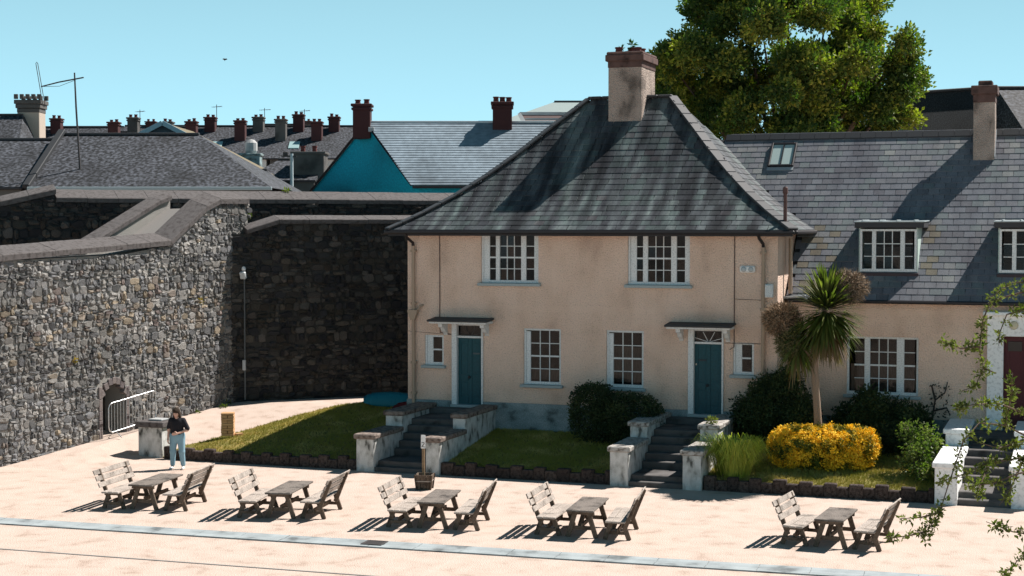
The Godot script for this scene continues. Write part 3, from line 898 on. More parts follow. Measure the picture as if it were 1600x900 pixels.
func build_house() -> void:
	var h := thing("semi_detached_house", "large tan rendered house with hipped slate roof and two blue doors", "house")
	var W := 11.0
	# openings: [x0, x1, y0, y1]
	var ups := [[2.33, 4.10, 4.98, 6.44], [6.76, 8.55, 4.98, 6.44]]
	var lows := [[3.65, 4.78, 2.06, 3.68], [6.14, 7.23, 2.06, 3.68]]
	var smalls := [[0.55, 1.15, 2.53, 3.42], [9.78, 10.36, 2.53, 3.42]]
	var doors := [[1.42, 2.40, 1.32, 3.76], [8.52, 9.52, 1.32, 3.76]]
	part("front_wall", wall_mesh(0, W, 1.5, 6.6, 0.0, 0.35, ups + lows + smalls + [[doors[0][0], doors[0][1], 1.5, 3.76], [doors[1][0], doors[1][1], 1.5, 3.76]]), M.render, h)
	part("plinth", wall_mesh(-0.03, W + 0.03, 0.2, 1.5, 0.03, 0.4, [[doors[0][0], doors[0][1], 1.32, 1.5], [doors[1][0], doors[1][1], 1.32, 1.5]]), M.plinth, h)
	var sw := MB.new()
	sw.at(V(W - 0.175, 3.4, -4.3), V(0.35, 6.4, 7.9))
	sw.at(V(0.175, 3.4, -4.3), V(0.35, 6.4, 7.9))
	sw.at(V(W * 0.5, 3.4, -8.35), V(W, 6.4, 0.2))
	part("side_walls", sw, M.render, h)
	var inn := MB.new()
	inn.at(V(W * 0.5, 3.7, -1.8), V(W - 0.72, 5.6, 0.06))
	inn.at(V(W * 0.5, 4.2, -1.06), V(W - 0.72, 0.1, 1.4))
	inn.at(V(W * 0.5, 1.28, -1.06), V(W - 0.72, 0.06, 1.4))
	for x in [5.45]: inn.at(V(x, 3.7, -1.06), V(0.1, 4.7, 1.4))
	part("interior", inn, M.room, h)
	# windows
	for u in ups:
		var a: float = u[0]
		var w := window(h, u[0], u[1], u[2], u[3], -0.05, [[a + 0.24, a + 0.44, 1, 4], [a + 0.56, a + 1.22, 3, 4], [a + 1.37, a + 1.62, 1, 4]] if a < 5 else [[a + 0.22, a + 0.43, 1, 4], [a + 0.57, a + 1.24, 3, 4], [a + 1.40, a + 1.63, 1, 4]], 0.09)
		var cu := MB.new()
		cu.at(V((u[0] + u[1]) * 0.5, (u[2] + u[3]) * 0.5 + 0.35, -0.5), V(u[1] - u[0], 0.8, 0.02))
		part("blind", cu, mat(0.16, 0.12, 0.115, 0.95), w)
		var pn := MB.new()      # the boxed sash weights left of the first light
		pn.at(V(a + 0.15, (u[2] + u[3]) * 0.5 - 0.01, -0.12), V(0.18, u[3] - u[2] - 0.16, 0.06), 0.004)
		part("sash_box", pn, M.white, w)
		var pn2 := MB.new()
		pn2.at(V(u[1] - 0.11, (u[2] + u[3]) * 0.5 - 0.01, -0.12), V(0.1, u[3] - u[2] - 0.16, 0.06), 0.004)
		part("sash_box", pn2, M.white, w)
	for i in 2:
		var u: Array = lows[i]
		var w := window(h, u[0], u[1], u[2], u[3], -0.04, [[u[0] + 0.19, u[1] - 0.08, 3, 4]], 0.1)
		var pn := MB.new()
		pn.at(V(u[0] + 0.125, (u[2] + u[3]) * 0.5 - 0.01, -0.1), V(0.13, u[3] - u[2] - 0.16, 0.06), 0.004)
		part("sash_box", pn, M.white, w)
		var cu := MB.new()
		cu.at(V((u[0] + u[1]) * 0.5, u[2] + (0.28 if i == 0 else 0.62), -0.42), V(u[1] - u[0] - 0.1, 0.34 if i == 0 else 1.0, 0.03))
		part("window_board", cu, M.curtain, w)
	for i in 2:
		var u: Array = smalls[i]
		var w := window(h, u[0], u[1], u[2], u[3], -0.03, [[u[0] + 0.24, u[1] - 0.09, 1, 2]], 0.1)
		var pn := MB.new()
		pn.at(V(u[0] + 0.15, (u[2] + u[3]) * 0.5, -0.09), V(0.18, u[3] - u[2] - 0.13, 0.06), 0.004)
		part("sash_box", pn, M.white, w)
	# doors with fanlights and canopies
	for i in 2:
		var u: Array = doors[i]
		var fr := MB.new()
		var dx0: float = u[0] + 0.16
		var dx1: float = u[1] - 0.05
		fr.at(V(u[0] + 0.08, 2.54, -0.04), V(0.16, 2.44, 0.2), 0.008)
		fr.at(V(u[1] - 0.025, 2.54, -0.04), V(0.05, 2.44, 0.2), 0.006)
		fr.at(V((dx0 + dx1) * 0.5, 3.385, -0.06), V(dx1 - dx0, 0.06, 0.12), 0.006)
		fr.at(V((dx0 + dx1) * 0.5, 3.74, -0.06), V(dx1 - dx0, 0.04, 0.12), 0.006)
		part("door_frame", fr, M.white, h)
		var fan := MB.new()
		fan.at(V((dx0 + dx1) * 0.5, 3.565, -0.11), V(dx1 - dx0, 0.3, 0.006))
		var fo := part("fanlight", fan, M.glass, h)
		var fb := MB.new()
		var cxx := (dx0 + dx1) * 0.5
		for k in 4:
			var a0 := 0.35 + k * 0.81
			fb.bar(V(cxx + cos(a0) * 0.05, 3.42, -0.1), V(clampf(cxx + cos(a0) * 0.42, dx0, dx1), 3.42 + sin(a0) * 0.29, -0.1), 0.016, 0.016)
		part("fanlight_bars", fb, M.white if i == 1 else M.knob, fo)
		var dr := panel_door(h, dx0 + 0.005, dx1 - 0.005, 1.40, 3.35, -0.08, M.door)
		dr.set_meta("label", "dark blue panelled front door at the left" if i == 0 else "dark blue panelled front door at the right")
		var kn := MB.new()
		kn.lathe(V(0, 0, 0), [[0.0, 0.07], [0.035, 0.06], [0.045, 0.035], [0.02, 0.02], [0.045, 0.0]], 10)
		inst("door_knob", kn.mesh(M.knob), dr, T(V(cxx - 0.03, 2.2, -0.08), Basis(Vector3.RIGHT, PI / 2)))
		var lp := MB.new()
		lp.at(V(cxx + (0.2 if i == 0 else -0.17), 2.9, -0.062), V(0.22, 0.05, 0.012), 0.004)
		part("letter_plate", lp, mat(0.06, 0.09, 0.10, 0.5) if i == 0 else mat(0.02, 0.035, 0.045, 0.5), dr)
		if i == 1:
			var lk := MB.new()
			lk.at(V(dx0 + 0.05, 2.78, -0.062), V(0.035, 0.05, 0.014), 0.004)
			part("door_lock", lk, M.brass, dr)
		var th := MB.new()
		th.at(V((u[0] + u[1]) * 0.5, 1.36, 0.0), V(u[1] - u[0], 0.08, 0.36), 0.012)
		part("threshold", th, M.sill, h)
		var cv := MB.new()
		var c0: float = u[0] - 0.5
		var c1: float = u[1] + 0.3
		cv.at(V((c0 + c1) * 0.5, 3.83, 0.28), V(c1 - c0, 0.07, 0.62), 0.012)
		var cn := part("canopy", cv, M.white, h)
		var tp := MB.new()
		tp.box(T(V((c0 + c1) * 0.5, 3.905, 0.31), Basis(Vector3.RIGHT, 0.08)), V(c1 - c0 + 0.08, 0.06, 0.7), 0.015)
		part("canopy_top", tp, mat(0.06, 0.062, 0.065, 0.7, M.sill.albedo_texture, V(2, 2, 2)), cn)
		for x in [u[0] - 0.2, u[1] + 0.12]:
			var b := MB.new()
			b.prism([Vector2(0, 0), Vector2(0.46, 0), Vector2(0.44, -0.1), Vector2(0.3, -0.13), Vector2(0.2, -0.24), Vector2(0.06, -0.3), Vector2(0, -0.36)], T(V(x - 0.06, 3.79, 0.002), Basis(V(0, 0, 1), V(0, 1, 0), V(-1, 0, 0))), -0.12)
			part("bracket", b, M.white, cn)
	# roof
	var ts := [-0.02, 0.0, 0.3, 0.8, 1.5, 2.2, 2.9, 3.7, 4.6]
	var ur := MB.new()
	for i in range(1, ts.size() - 1):
		var a: float = ts[i]
		var b: float = ts[i + 1]
		var ya := prof_y(a) - 0.05
		var yb := prof_y(b) - 0.05
		var A := [V(roof_x(a, false), ya, 0.5 - a), V(roof_x(a, true), ya, 0.5 - a), V(roof_x(a, true), ya, -8.7 + a), V(roof_x(a, false), ya, -8.7 + a)]
		var B := [V(roof_x(b, false), yb, 0.5 - b), V(roof_x(b, true), yb, 0.5 - b), V(roof_x(b, true), yb, -8.7 + b), V(roof_x(b, false), yb, -8.7 + b)]
		for k in 4: ur.quad(A[k], A[(k + 1) % 4], B[(k + 1) % 4], B[k])
	ur.at(V((RX0 + RX1) * 0.5, 6.43, -4.1), V(RX1 - RX0 - 0.04, 0.05, 9.12))     # soffit
	var roof := part("roof", ur, M.underlay, h)
	var nz := FastNoiseLite.new()
	nz.frequency = 0.55; nz.seed = 8; nz.fractal_octaves = 3
	var nz2 := FastNoiseLite.new()
	nz2.frequency = 1.3; nz2.seed = 3
	var pick := func(u: float, v: float) -> int:
		var q := nz.get_noise_2d(u * 2.0 + v * 0.7, v * 0.14) + 0.4 * nz2.get_noise_2d(u * 3.0 + v, v * 0.5) + rf(-0.09, 0.09)
		if q < -0.3: return 3
		if q < -0.14: return 1
		if q < -0.02: return 0 if rng.randf() < 0.9 else 6
		if q < 0.14: return 2 if rng.randf() < 0.85 else 6
		if q < 0.28: return 4
		if q < 0.42: return 5
		return 7
	var list := []
	var arc := 0.0
	var t := 0.0
	var row := 0
	while t < 4.55:
		var dy := prof_y(t + 0.05) - prof_y(t - 0.0)
		var ang := atan2(dy, 0.05)
		var dt := 0.255 * cos(ang)
		var tc := t + dt * 0.62
		var y := prof_y(tc)
		var w := 0.285
		for side in 2:                                  # 0: front slope, 1: right slope
			var lo := roof_x(tc, false) if side == 0 else -8.7 + tc
			var hi := roof_x(tc, true) if side == 0 else 0.5 - tc
			var u := lo - (w * 0.5 if row % 2 else 0.0)
			while u < hi:
				var cu := u + w * 0.5
				u += w
				if cu < lo + 0.06 or cu > hi - 0.06: continue
				var p := V(cu + rf(-0.006, 0.006), y + 0.012, 0.5 - tc) if side == 0 else V(roof_x(tc, true), y + 0.012, cu)
				if side == 1 and cu < -6.5: continue
				if side == 0 and cu > 5.25 and cu < 6.2 and tc > 3.95: continue
				var bs := Basis(Vector3.RIGHT, PI / 2 - ang + 0.0) if side == 0 else Basis(Vector3.UP, PI / 2) * Basis(Vector3.RIGHT, PI / 2 - ang)
				# local y runs up the slope, z is the slate's thickness; tip the lower edge up a little
				bs = (Basis(Vector3.RIGHT, -(PI / 2 - ang)) if side == 0 else Basis(Vector3.UP, PI / 2) * Basis(Vector3.RIGHT, -(PI / 2 - ang))) * Basis(Vector3.RIGHT, -0.045 + rf(-0.008, 0.008)) * Basis(Vector3.BACK, rf(-0.012, 0.012))
				list.append([T(p, bs * Basis.from_scale(V(w - 0.009, 0.37, 0.016))), pick.call(cu + side * 20.0, tc), (2.0 if side == 0 else 1.0) - t * 0.2 - absf(cu - 6.0) * 0.001])
		t += dt
		row += 1
	var side_list := list.filter(func(e): return e[2] < 1.01)
	lay_slates(list.filter(func(e): return e[2] >= 1.01), slate_tones, roof, M.slate, 230)
	lay_slates(side_list, slate_tones, roof, M.slate_side, 70, "side_slates")
	# hip and ridge capping
	for side in [false, true]:
		for i in range(1, ts.size() - 1):
			var a: float = ts[i]
			var b: float = ts[i + 1]
			var pa := V(roof_x(a, side), prof_y(a) + 0.03, 0.5 - a)
			var pb := V(roof_x(b, side), prof_y(b) + 0.03, 0.5 - b)
			var k := maxi(1, roundi(pa.distance_to(pb) / 0.5))
			for j in k:
				var m := MB.new()
				var q0 := pa.lerp(pb, float(j) / k)
				var q1 := pa.lerp(pb, (j + 0.985) / k)
				m.bar(q0, q1, 0.34, 0.07, 0.02, V(1 if side else -1, 0, 1).cross(Vector3.UP))
				part("hip_tile", m, M.leadcap, roof)
	for k in 6:
		var x := 4.35 + k * 0.445
		if x > 5.0 and x < 6.1: continue
		var m := MB.new()
		m.at(V(x + 0.22, 10.60, -4.1), V(0.44, 0.09, 0.3), 0.03)
		part("ridge_tile", m, M.leadcap, roof)
	# gutters
	var gt := MB.new()
	gt.at(V((RX0 + RX1) * 0.5, 6.46, 0.56), V(RX1 - RX0 + 0.1, 0.11, 0.12), 0.03)
	gt.at(V(RX1 + 0.06, 6.46, -1.3), V(0.12, 0.11, 3.6), 0.03)
	part("gutter", gt, M.gutter, h)
	var fl := MB.new()
	fl.at(V(RX1 + 0.05, 6.48, -3.15), V(0.3, 0.05, 0.3), 0.015)
	part("flashing", fl, M.lead, h)
	var fa := MB.new()
	fa.at(V((RX0 + RX1) * 0.5, 6.40, 0.47), V(RX1 - RX0 - 0.06, 0.1, 0.03))
	part("fascia", fa, M.gutter, h)
	# chimney
	var cm := MB.new()
	cm.at(V(5.72, 10.35, -4.15), V(1.04, 2.2, 1.62), 0.015)
	var ch := part("chimney", cm, M.oldrender, h)
	var cb := MB.new()
	cb.at(V(5.72, 11.54, -4.15), V(1.07, 0.2, 1.65), 0.012)
	cb.at(V(5.72, 11.73, -4.15), V(1.2, 0.2, 1.78), 0.02)
	cb.at(V(5.72, 11.87, -4.15), V(1.14, 0.1, 1.72), 0.03)
	part("chimney_cap", cb, M.oldbrick, ch)
	var cf := MB.new()
	cf.box(T(V(5.72, 9.66, -3.33), Basis(Vector3.RIGHT, 0.0)), V(1.1, 0.22, 0.04))
	cf.bar(V(6.262, 9.62, -3.30), V(6.262, 10.6, -4.2), 0.05, 0.14, 0.0, Vector3.RIGHT)
	part("flashing", cf, M.lead, ch)
	for q in [[5.42, -3.75], [5.72, -4.1], [6.02, -3.7], [5.95, -4.45], [5.5, -4.6]]:
		chimney_pot(ch, V(q[0], 11.92, q[1]), rf(0.12, 0.2), 0.12)
	leaf_ball(V(5.75, 12.18, -4.0), V(0.1, 0.2, 0.1), 26, Color(0.05, 0.10, 0.035), "chimney_weed", "small green weed sprouting from the house chimney pots", 0.13)
	leaf_ball(V(5.45, 12.08, -3.9), V(0.1, 0.08, 0.1), 12, Color(0.05, 0.10, 0.035), "chimney_weed", "tiny green sprig at the left chimney pot edge", 0.1)
	# pipes and cables
	for i in 2:
		var x := 0.22 if i == 0 else 10.62
		var pm := MB.new()
		pm.tube([V(x - 0.06, 6.42, 0.52), V(x - 0.05, 6.3, 0.46), V(x, 6.14, 0.12), V(x, 6.02, 0.09)], [0.045, 0.045, 0.045, 0.045], 8)
		part("swan_neck", pm, M.gutter, h)
		var p2 := MB.new()
		p2.tube([V(x, 6.05, 0.09), V(x, 1.35, 0.09)], [0.05, 0.05], 10)
		for y in [5.9, 4.35, 2.6, 1.7]: p2.at(V(x, y, 0.06), V(0.17, 0.07, 0.13), 0.01)
		if i == 0:
			p2.prism([Vector2(-0.06, 0), Vector2(0.06, 0), Vector2(0.15, 0.24), Vector2(0.15, 0.3), Vector2(-0.15, 0.3), Vector2(-0.15, 0.24)], T(V(x, 3.86, 0.03)), 0.16)
			p2.tube([V(x + 0.1, 4.1, 0.1), V(x + 0.22, 4.28, 0.08), V(x + 0.28, 4.3, 0.0)], [0.035, 0.035, 0.035], 8)
		part("drainpipe", p2, M.pipe, h)
		var cx := 1.03 if i == 0 else 9.81
		var cbm := MB.new()
		cbm.tube([V(cx, 6.4, 0.012), V(cx + 0.005, 5.0, 0.014), V(cx, 3.95, 0.012)] if i == 0 else [V(cx, 6.4, 0.012), V(cx, 3.3, 0.012), V(cx - 0.12, 3.22, 0.012)], [0.014, 0.014, 0.014], 5)
		if i == 1:
			cbm.tube([V(9.81, 4.62, 0.01), V(10.58, 4.60, 0.01)], [0.007, 0.007], 5)
			cbm.tube([V(9.55, 3.40, 0.012), V(10.56, 3.40, 0.012)], [0.009, 0.009], 5)
		else:
			cbm.tube([V(0.0, 3.52, 0.008), V(1.4, 3.44, 0.008)], [0.006, 0.006], 5)
			cbm.tube([V(1.03, 3.75, 0.012), V(1.05, 3.5, 0.02), V(1.4, 3.45, 0.02)], [0.014, 0.014, 0.014], 5)
		part("cable", cbm, M.cable, h)
	var sv := MB.new()
	sv.tube([V(11.16, 4.75, -1.1), V(11.16, 6.3, -1.1)], [0.055, 0.055], 10)
	part("drainpipe", sv, M.pipe, h)
	var sv2 := MB.new()
	sv2.tube([V(11.22, 6.55, 0.15), V(11.22, 7.55, 0.15)], [0.05, 0.05], 10)
	sv2.lathe(V(11.22, 7.5, 0.15), [[0.05, 0.0], [0.075, 0.03], [0.07, 0.16], [0.04, 0.2], [0.0, 0.2]], 10)
	part("vent_pipe", sv2, M.rust, h)
	# on the wall: twin emergency lamp, white meter box
	var el := thing("wall_lamp", "white twin round emergency light mounted high on the tan wall", "lamp", V(10.175, 5.445, 0.0))
	var eb := MB.new()
	eb.at(V(0, 0, 0.04), V(0.43, 0.19, 0.08), 0.035)
	part("housing", eb, M.brightwhite, el)
	for s in [-1, 1]:
		var lm := MB.new()
		lm.lathe(V(0, 0, 0), [[0.0, 0.03], [0.05, 0.025], [0.075, 0.0]], 14)
		inst("lens", lm.mesh(mat(0.40, 0.43, 0.44, 0.25)), el, T(V(s * 0.1, 0, 0.08), Basis(Vector3.RIGHT, PI / 2)))
	var bx := thing("meter_box", "small white box fixed beside the right drainpipe", "box", V(10.78, 4.86, 0.0))
	var bm := MB.new()
	bm.at(V(0, 0, 0.06), V(0.22, 0.36, 0.12), 0.012)
	part("case", bm, M.brightwhite, bx)
	var bl := MB.new()
	bl.at(V(0, 0, 0.128), V(0.19, 0.32, 0.014), 0.005)
	part("lid", bl, M.white, bx)

func wing_y(z: float) -> float: return 4.6 + 0.96 * (-1.0 - z)

func build_wing() -> void:
	var h := thing("cottage_wing", "long tan cottage wing with slate roof and white dormers", "house")
	var x0 := 11.0
	var x1 := 24.0
	var win := [12.70, 14.64, 1.97, 3.58]
	part("front_wall", wall_mesh(x0, x1, 1.35, 4.62, -1.3, 0.35, [win, [16.86, 18.0, 1.35, 3.68]]), M.render, h)
	part("plinth", wall_mesh(x0, x1, 0.4, 1.35, -1.27, 0.38, [[16.86, 18.0, 1.18, 1.35]]), M.plinth, h)
	var bk := MB.new()
	bk.at(V((x0 + x1) * 0.5, 4.5, -10.9), V(x1 - x0, 8, 0.3))
	bk.at(V(x1 - 0.15, 2.6, -6.1), V(0.3, 4.0, 9.3))
	part("back_walls", bk, M.render, h)
	var inn := MB.new()
	inn.at(V((x0 + x1) * 0.5, 3.0, -3.6), V(x1 - x0 - 0.8, 3.4, 0.06))
	inn.at(V((x0 + x1) * 0.5, 4.5, -2.65), V(x1 - x0 - 0.8, 0.06, 1.9))
	inn.at(V((x0 + x1) * 0.5, 1.3, -2.65), V(x1 - x0 - 0.8, 0.06, 1.9))
	part("interior", inn, M.room, h)
	var w := window(h, win[0], win[1], win[2], win[3], -1.36, [[12.9, 13.18, 1, 4], [13.33, 14.05, 3, 4], [14.25, 14.54, 1, 4]], 0.1)
	var cu := MB.new()
	cu.at(V(13.67, 2.4, -1.85), V(1.85, 0.75, 0.03))
	part("window_board", cu, M.curtain, w)
	# red door in a white surround
	var sr := MB.new()
	sr.at(V(16.65, 2.7, -1.24), V(0.42, 3.1, 0.18), 0.012)
	sr.at(V(18.21, 2.7, -1.24), V(0.42, 3.1, 0.18), 0.012)
	sr.at(V(17.43, 3.98, -1.24), V(1.14, 0.6, 0.17), 0.012)
	sr.at(V(17.43, 4.29, -1.17), V(2.2, 0.1, 0.36), 0.02)
	part("door_surround", sr, M.brightwhite, h)
	var rd := panel_door(h, 16.87, 17.99, 1.22, 3.66, -1.4, M.reddoor)
	rd.set_meta("label", "dark red front door of the cottage wing")
	var rp := MB.new()
	rp.at(V(17.15, 3.4, -1.385), V(0.36, 0.26, 0.02))
	part("door_glass", rp, mat(0.012, 0.014, 0.016, 0.1), rd)
	var nl := MB.new()
	nl.lathe(V(0, 0, 0), [[0.0, 0.10], [0.09, 0.08], [0.12, 0.0]], 12)
	inst("porch_lamp", nl.mesh(mat(0.5, 0.45, 0.32, 0.4)), h, T(V(17.12, 3.98, -1.15), Basis(Vector3.RIGHT, PI / 2)))
	var gt := MB.new()
	gt.at(V(17.55, 4.56, -0.97), V(12.9, 0.10, 0.11), 0.03)
	part("gutter", gt, M.gutter, h)
	# roof slab
	var ur := MB.new()
	var e := -0.05
	ur.quad(V(11.05, wing_y(-1.0) + e, -1.0), V(x1, wing_y(-1.0) + e, -1.0), V(x1, 9.4 + e, -6.0), V(11.05, 9.4 + e, -6.0))
	ur.quad(V(8.0, wing_y(-4.4) + e, -4.4), V(11.05, wing_y(-4.4) + e, -4.4), V(11.05, 9.4 + e, -6.0), V(8.0, 9.4 + e, -6.0))
	ur.quad(V(x1, 4.6, -11.0), V(8.0, 4.6, -11.0), V(8.0, 9.4 + e, -6.0), V(x1, 9.4 + e, -6.0))
	ur.quad(V(x1, 4.5, -1.0), V(x1, 9.35, -6.0), V(x1, 4.5, -11.0), V(x1, 4.4, -6.0))
	ur.quad(V(11.0, 4.52, -1.32), V(x1, 4.52, -1.32), V(x1, 4.52, -0.98), V(11.0, 4.52, -0.98))
	var roof := part("roof", ur, M.underlay, h)
	var list := []
	var sl := sqrt(1.0 + 0.96 * 0.96)
	var ang := atan(0.96)
	var n := FastNoiseLite.new()
	n.frequency = 0.4; n.seed = 12
	var row := 0
	var t := 0.0
	while t < 4.93:
		var dt := 0.25 / sl
		var z := -1.0 - t - dt * 0.6
		var x := 8.1 + (0.155 if row % 2 else 0.0)
		while x < x1 - 0.1:
			x += 0.31
			if x < 11.06 and wing_y(z) < main_roof_y(x, z) - 0.05: continue
			if x < 11.0 and z > -3.2: continue
			var q := n.get_noise_2d(x * 1.3, t * 1.1) + rf(-0.35, 0.35)
			var k := 0
			if q < -0.4: k = 3
			elif q < -0.18: k = 1
			elif q < 0.05: k = 0
			elif q < 0.22: k = 4
			elif q < 0.45: k = 2
			elif q < 0.6: k = 5
			else: k = 7
			if (absf(x - 11.75) < 0.42 and t < 2.0 or absf(x - 14.85) < 0.22 and t > 0.5 and t < 2.0) and rng.randf() < 0.4: k = 6
			var bs := Basis(Vector3.RIGHT, -(PI / 2 - ang)) * Basis(Vector3.RIGHT, -0.045 + rf(-0.008, 0.008)) * Basis(Vector3.BACK, rf(-0.012, 0.012))
			list.append([T(V(x, wing_y(z) + 0.012, z), bs * Basis.from_scale(V(0.301, 0.37, 0.016))), k, -t - (20.0 if x > 18.2 else 0.0)])
		t += dt
		row += 1
	lay_slates(list, wing_tones, roof, M.slate_wing)
	for k in 34:
		var m := MB.new()
		m.prism([Vector2(-0.17, -0.12), Vector2(-0.15, -0.16), Vector2(0, 0.02), Vector2(0.15, -0.16), Vector2(0.17, -0.12), Vector2(0.03, 0.06), Vector2(-0.03, 0.06)], T(V(8.3 + k * 0.46, 9.44, -6.0), Basis(V(0, 0, -1), V(0, 1, 0), V(1, 0, 0))), 0.45)
		part("ridge_tile", m, M.leadcap, roof)
	# chimney
	var cm := MB.new()
	cm.at(V(16.08, 9.3, -5.53), V(0.6, 1.9, 0.86), 0.012)
	var ch := part("chimney", cm, M.oldrender, h)
	var cb := MB.new()
	cb.at(V(16.08, 10.36, -5.53), V(0.62, 0.24, 0.92), 0.01)
	cb.at(V(16.08, 10.60, -5.53), V(0.74, 0.26, 1.04), 0.02)
	cb.at(V(16.1, 10.80, -5.5), V(0.4, 0.16, 0.6), 0.03)
	part("chimney_cap", cb, M.oldbrick, ch)
	var cf := MB.new()
	cf.bar(V(16.39, 8.62, -5.08), V(16.39, 9.45, -5.94), 0.02, 0.1, 0.0, Vector3.RIGHT)
	part("flashing", cf, M.lead, ch)
	# skylight
	var up := V(0, 0.96, -1).normalized()
	var nn := V(0, 1, 0.96).normalized()
	var sb := Basis(Vector3.RIGHT, up, nn)
	var so := V(10.17, wing_y(-5.34), -5.34) + nn * 0.05
	var sf := MB.new()
	for s in [-1, 1]:
		sf.box(T(so + Vector3.RIGHT * s * 0.36, sb), V(0.06, 1.06, 0.12), 0.01)
		sf.box(T(so + up * s * 0.5, sb), V(0.66, 0.06, 0.118), 0.01)
	sf.box(T(so, sb), V(0.03, 0.94, 0.10))
	var sk := part("skylight", sf, M.gutter, h)
	for s in [-1, 1]:
		var g := MB.new()
		g.box(T(so + Vector3.RIGHT * s * 0.172 + nn * 0.01, sb), V(0.305, 0.93, 0.008))
		part("pane", g, mat(0.36, 0.44, 0.42, 0.08), sk)
	var sa := MB.new()
	sa.box(T(so - up * 0.6 - nn * 0.02, sb), V(0.8, 0.13, 0.02))
	part("flashing", sa, M.lead, sk)
	# dormers
	for dx in [0.0, 3.72]:
		var a: float = 12.95 + dx
		var b: float = 14.55 + dx
		var zf := -1.76
		var dm := MB.new()
		dm.prism([Vector2(zf, 5.29), Vector2(zf, 6.58), Vector2(-3.1, 6.58)], T(V(b, 0, 0), Basis(V(0, 0, 1), V(0, 1, 0), V(-1, 0, 0))), 0.05)
		dm.prism([Vector2(zf, 5.29), Vector2(zf, 6.58), Vector2(-3.1, 6.58)], T(V(a + 0.05, 0, 0), Basis(V(0, 0, 1), V(0, 1, 0), V(-1, 0, 0))), 0.05)
		var d := part("dormer", dm, mat(0.42, 0.52, 0.48, 0.7, M.white.albedo_texture, V(1, 1, 1)), h)
		var wd := window(d, a + 0.03, b - 0.03, 5.36, 6.55, zf + 0.03, [[a + 0.14, a + 0.36, 1, 3], [a + 0.47, a + 1.13, 3, 3], [a + 1.25, a + 1.46, 1, 3]], 0.0, 0.06, false)
		wd.name = "dormer_window"
		var bkd := MB.new()
		bkd.at(V((a + b) * 0.5, 5.95, -2.5), V(b - a - 0.1, 1.25, 0.04))
		part("blind", bkd, M.room, d)
		var sl2 := MB.new()
		sl2.at(V((a + b) * 0.5, 5.285, zf + 0.03), V(b - a + 0.06, 0.10, 0.16), 0.01)
		part("sill", sl2, mat(0.05, 0.035, 0.04, 0.7), d)
		var fr := MB.new()
		fr.at(V((a + b) * 0.5 + 0.03, 6.665, -2.35), V(b - a + 0.28, 0.17, 1.45), 0.015)
		part("dormer_fascia", fr, mat(0.035, 0.035, 0.04, 0.6), d)
		var ld := MB.new()
		ld.box(T(V((a + b) * 0.5 + 0.03, 6.765, -2.38), Basis(Vector3.RIGHT, 0.02)), V(b - a + 0.32, 0.03, 1.55), 0.008)
		for k in 4: ld.bar(V(a + 0.1 + k * 0.47, 6.79, -1.62), V(a + 0.1 + k * 0.47, 6.8, -3.1), 0.035, 0.03, 0.008, Vector3.RIGHT)
		part("lead_roof", ld, mat(0.40, 0.46, 0.48, 0.4, M.sill.albedo_texture, V(2, 2, 2)), d)
	# lead tray where the wing meets the house
	var tr := MB.new()
	tr.box(T(V(11.3, 4.66, -1.05), Basis(Vector3.BACK, 0.06)), V(0.6, 0.06, 0.3), 0.01)
	part("lead_tray", tr, M.lead, h)

# ---------------------------------------------------------------- steps before the doors
func front_steps(xa: float, xb: float, xc: float, xd: float, style: int, label: String) -> void:
	# flank walls xa..xb and xc..xd, a flight between
	var t := thing("front_steps", label, "steps", Vector3.ZERO, 0.0, "flights of steps up to the doors")
	var wm: Material = M.brightwhite if style == 2 else M.whitewash
	var cm: Material = M.brightwhite if style == 2 else (over(mat(0.27, 0.225, 0.2, 0.92, M.cap.albedo_texture, V(1.6, 1.6, 1.6)), M.cap.detail_albedo, V(0.5, 0.5, 0.5)) if style == 0 else over(mat(0.50, 0.49, 0.47, 0.9, M.cap.albedo_texture, V(1.5, 1.5, 1.5)), M.cap.detail_albedo, V(0.6, 0.6, 0.6)))
	var zu := 2.45 if style < 2 else 1.2
	var zd := 0.03 if style < 2 else -1.15
	for f in [[xa, xb], [xc, xd]]:
		for q in [[4.38, zu, 0.88], [zu, zd, 1.30]]:
			var m := MB.new()
			m.at(V((f[0] + f[1]) * 0.5, q[2] * 0.5 - 0.1, (q[0] + q[1]) * 0.5), V(f[1] - f[0], q[2] + 0.2, q[0] - q[1] - 0.004), 0.015)
			part("flank_wall", m, wm, t)
			var n := 1 if style else 2
			for k in n:
				var c := MB.new()
				var za: float = lerpf(q[0] + 0.06, q[1] + (0.0 if q[1] > 1.0 else 0.0), float(k) / n)
				var zb: float = lerpf(q[0] + 0.06, q[1] + (0.0 if q[1] > 1.0 else 0.0), float(k + 1) / n) + 0.006
				c.at(V((f[0] + f[1]) * 0.5, q[2] + 0.065, (za + zb) * 0.5), V(f[1] - f[0] + 0.12, 0.13, za - zb), 0.022)
				part("coping_cap", c, cm, t)
	var treads := [[4.32, 0.13], [4.08, 0.27], [3.0, 0.46], [2.7, 0.64], [2.4, 0.82], [2.1, 1.0], [1.8, 1.16], [0.5, 1.31]] if style < 2 else [[4.3, 0.14], [4.0, 0.28], [2.6, 0.45], [2.25, 0.62], [1.9, 0.8], [1.55, 0.96], [0.2, 1.15]]
	for i in treads.size():
		var z0: float = treads[i][0]
		var z1: float = treads[i + 1][0] - 0.05 if i + 1 < treads.size() else zd
		var m := MB.new()
		m.at(V((xb + xc) * 0.5, treads[i][1] * 0.5 - 0.06, (z0 + z1) * 0.5 + rf(-0.004, 0.004)), V(xc - xb - 0.004, treads[i][1] + 0.12, z0 - z1), 0.018)
		part("step", m, M.step, t)

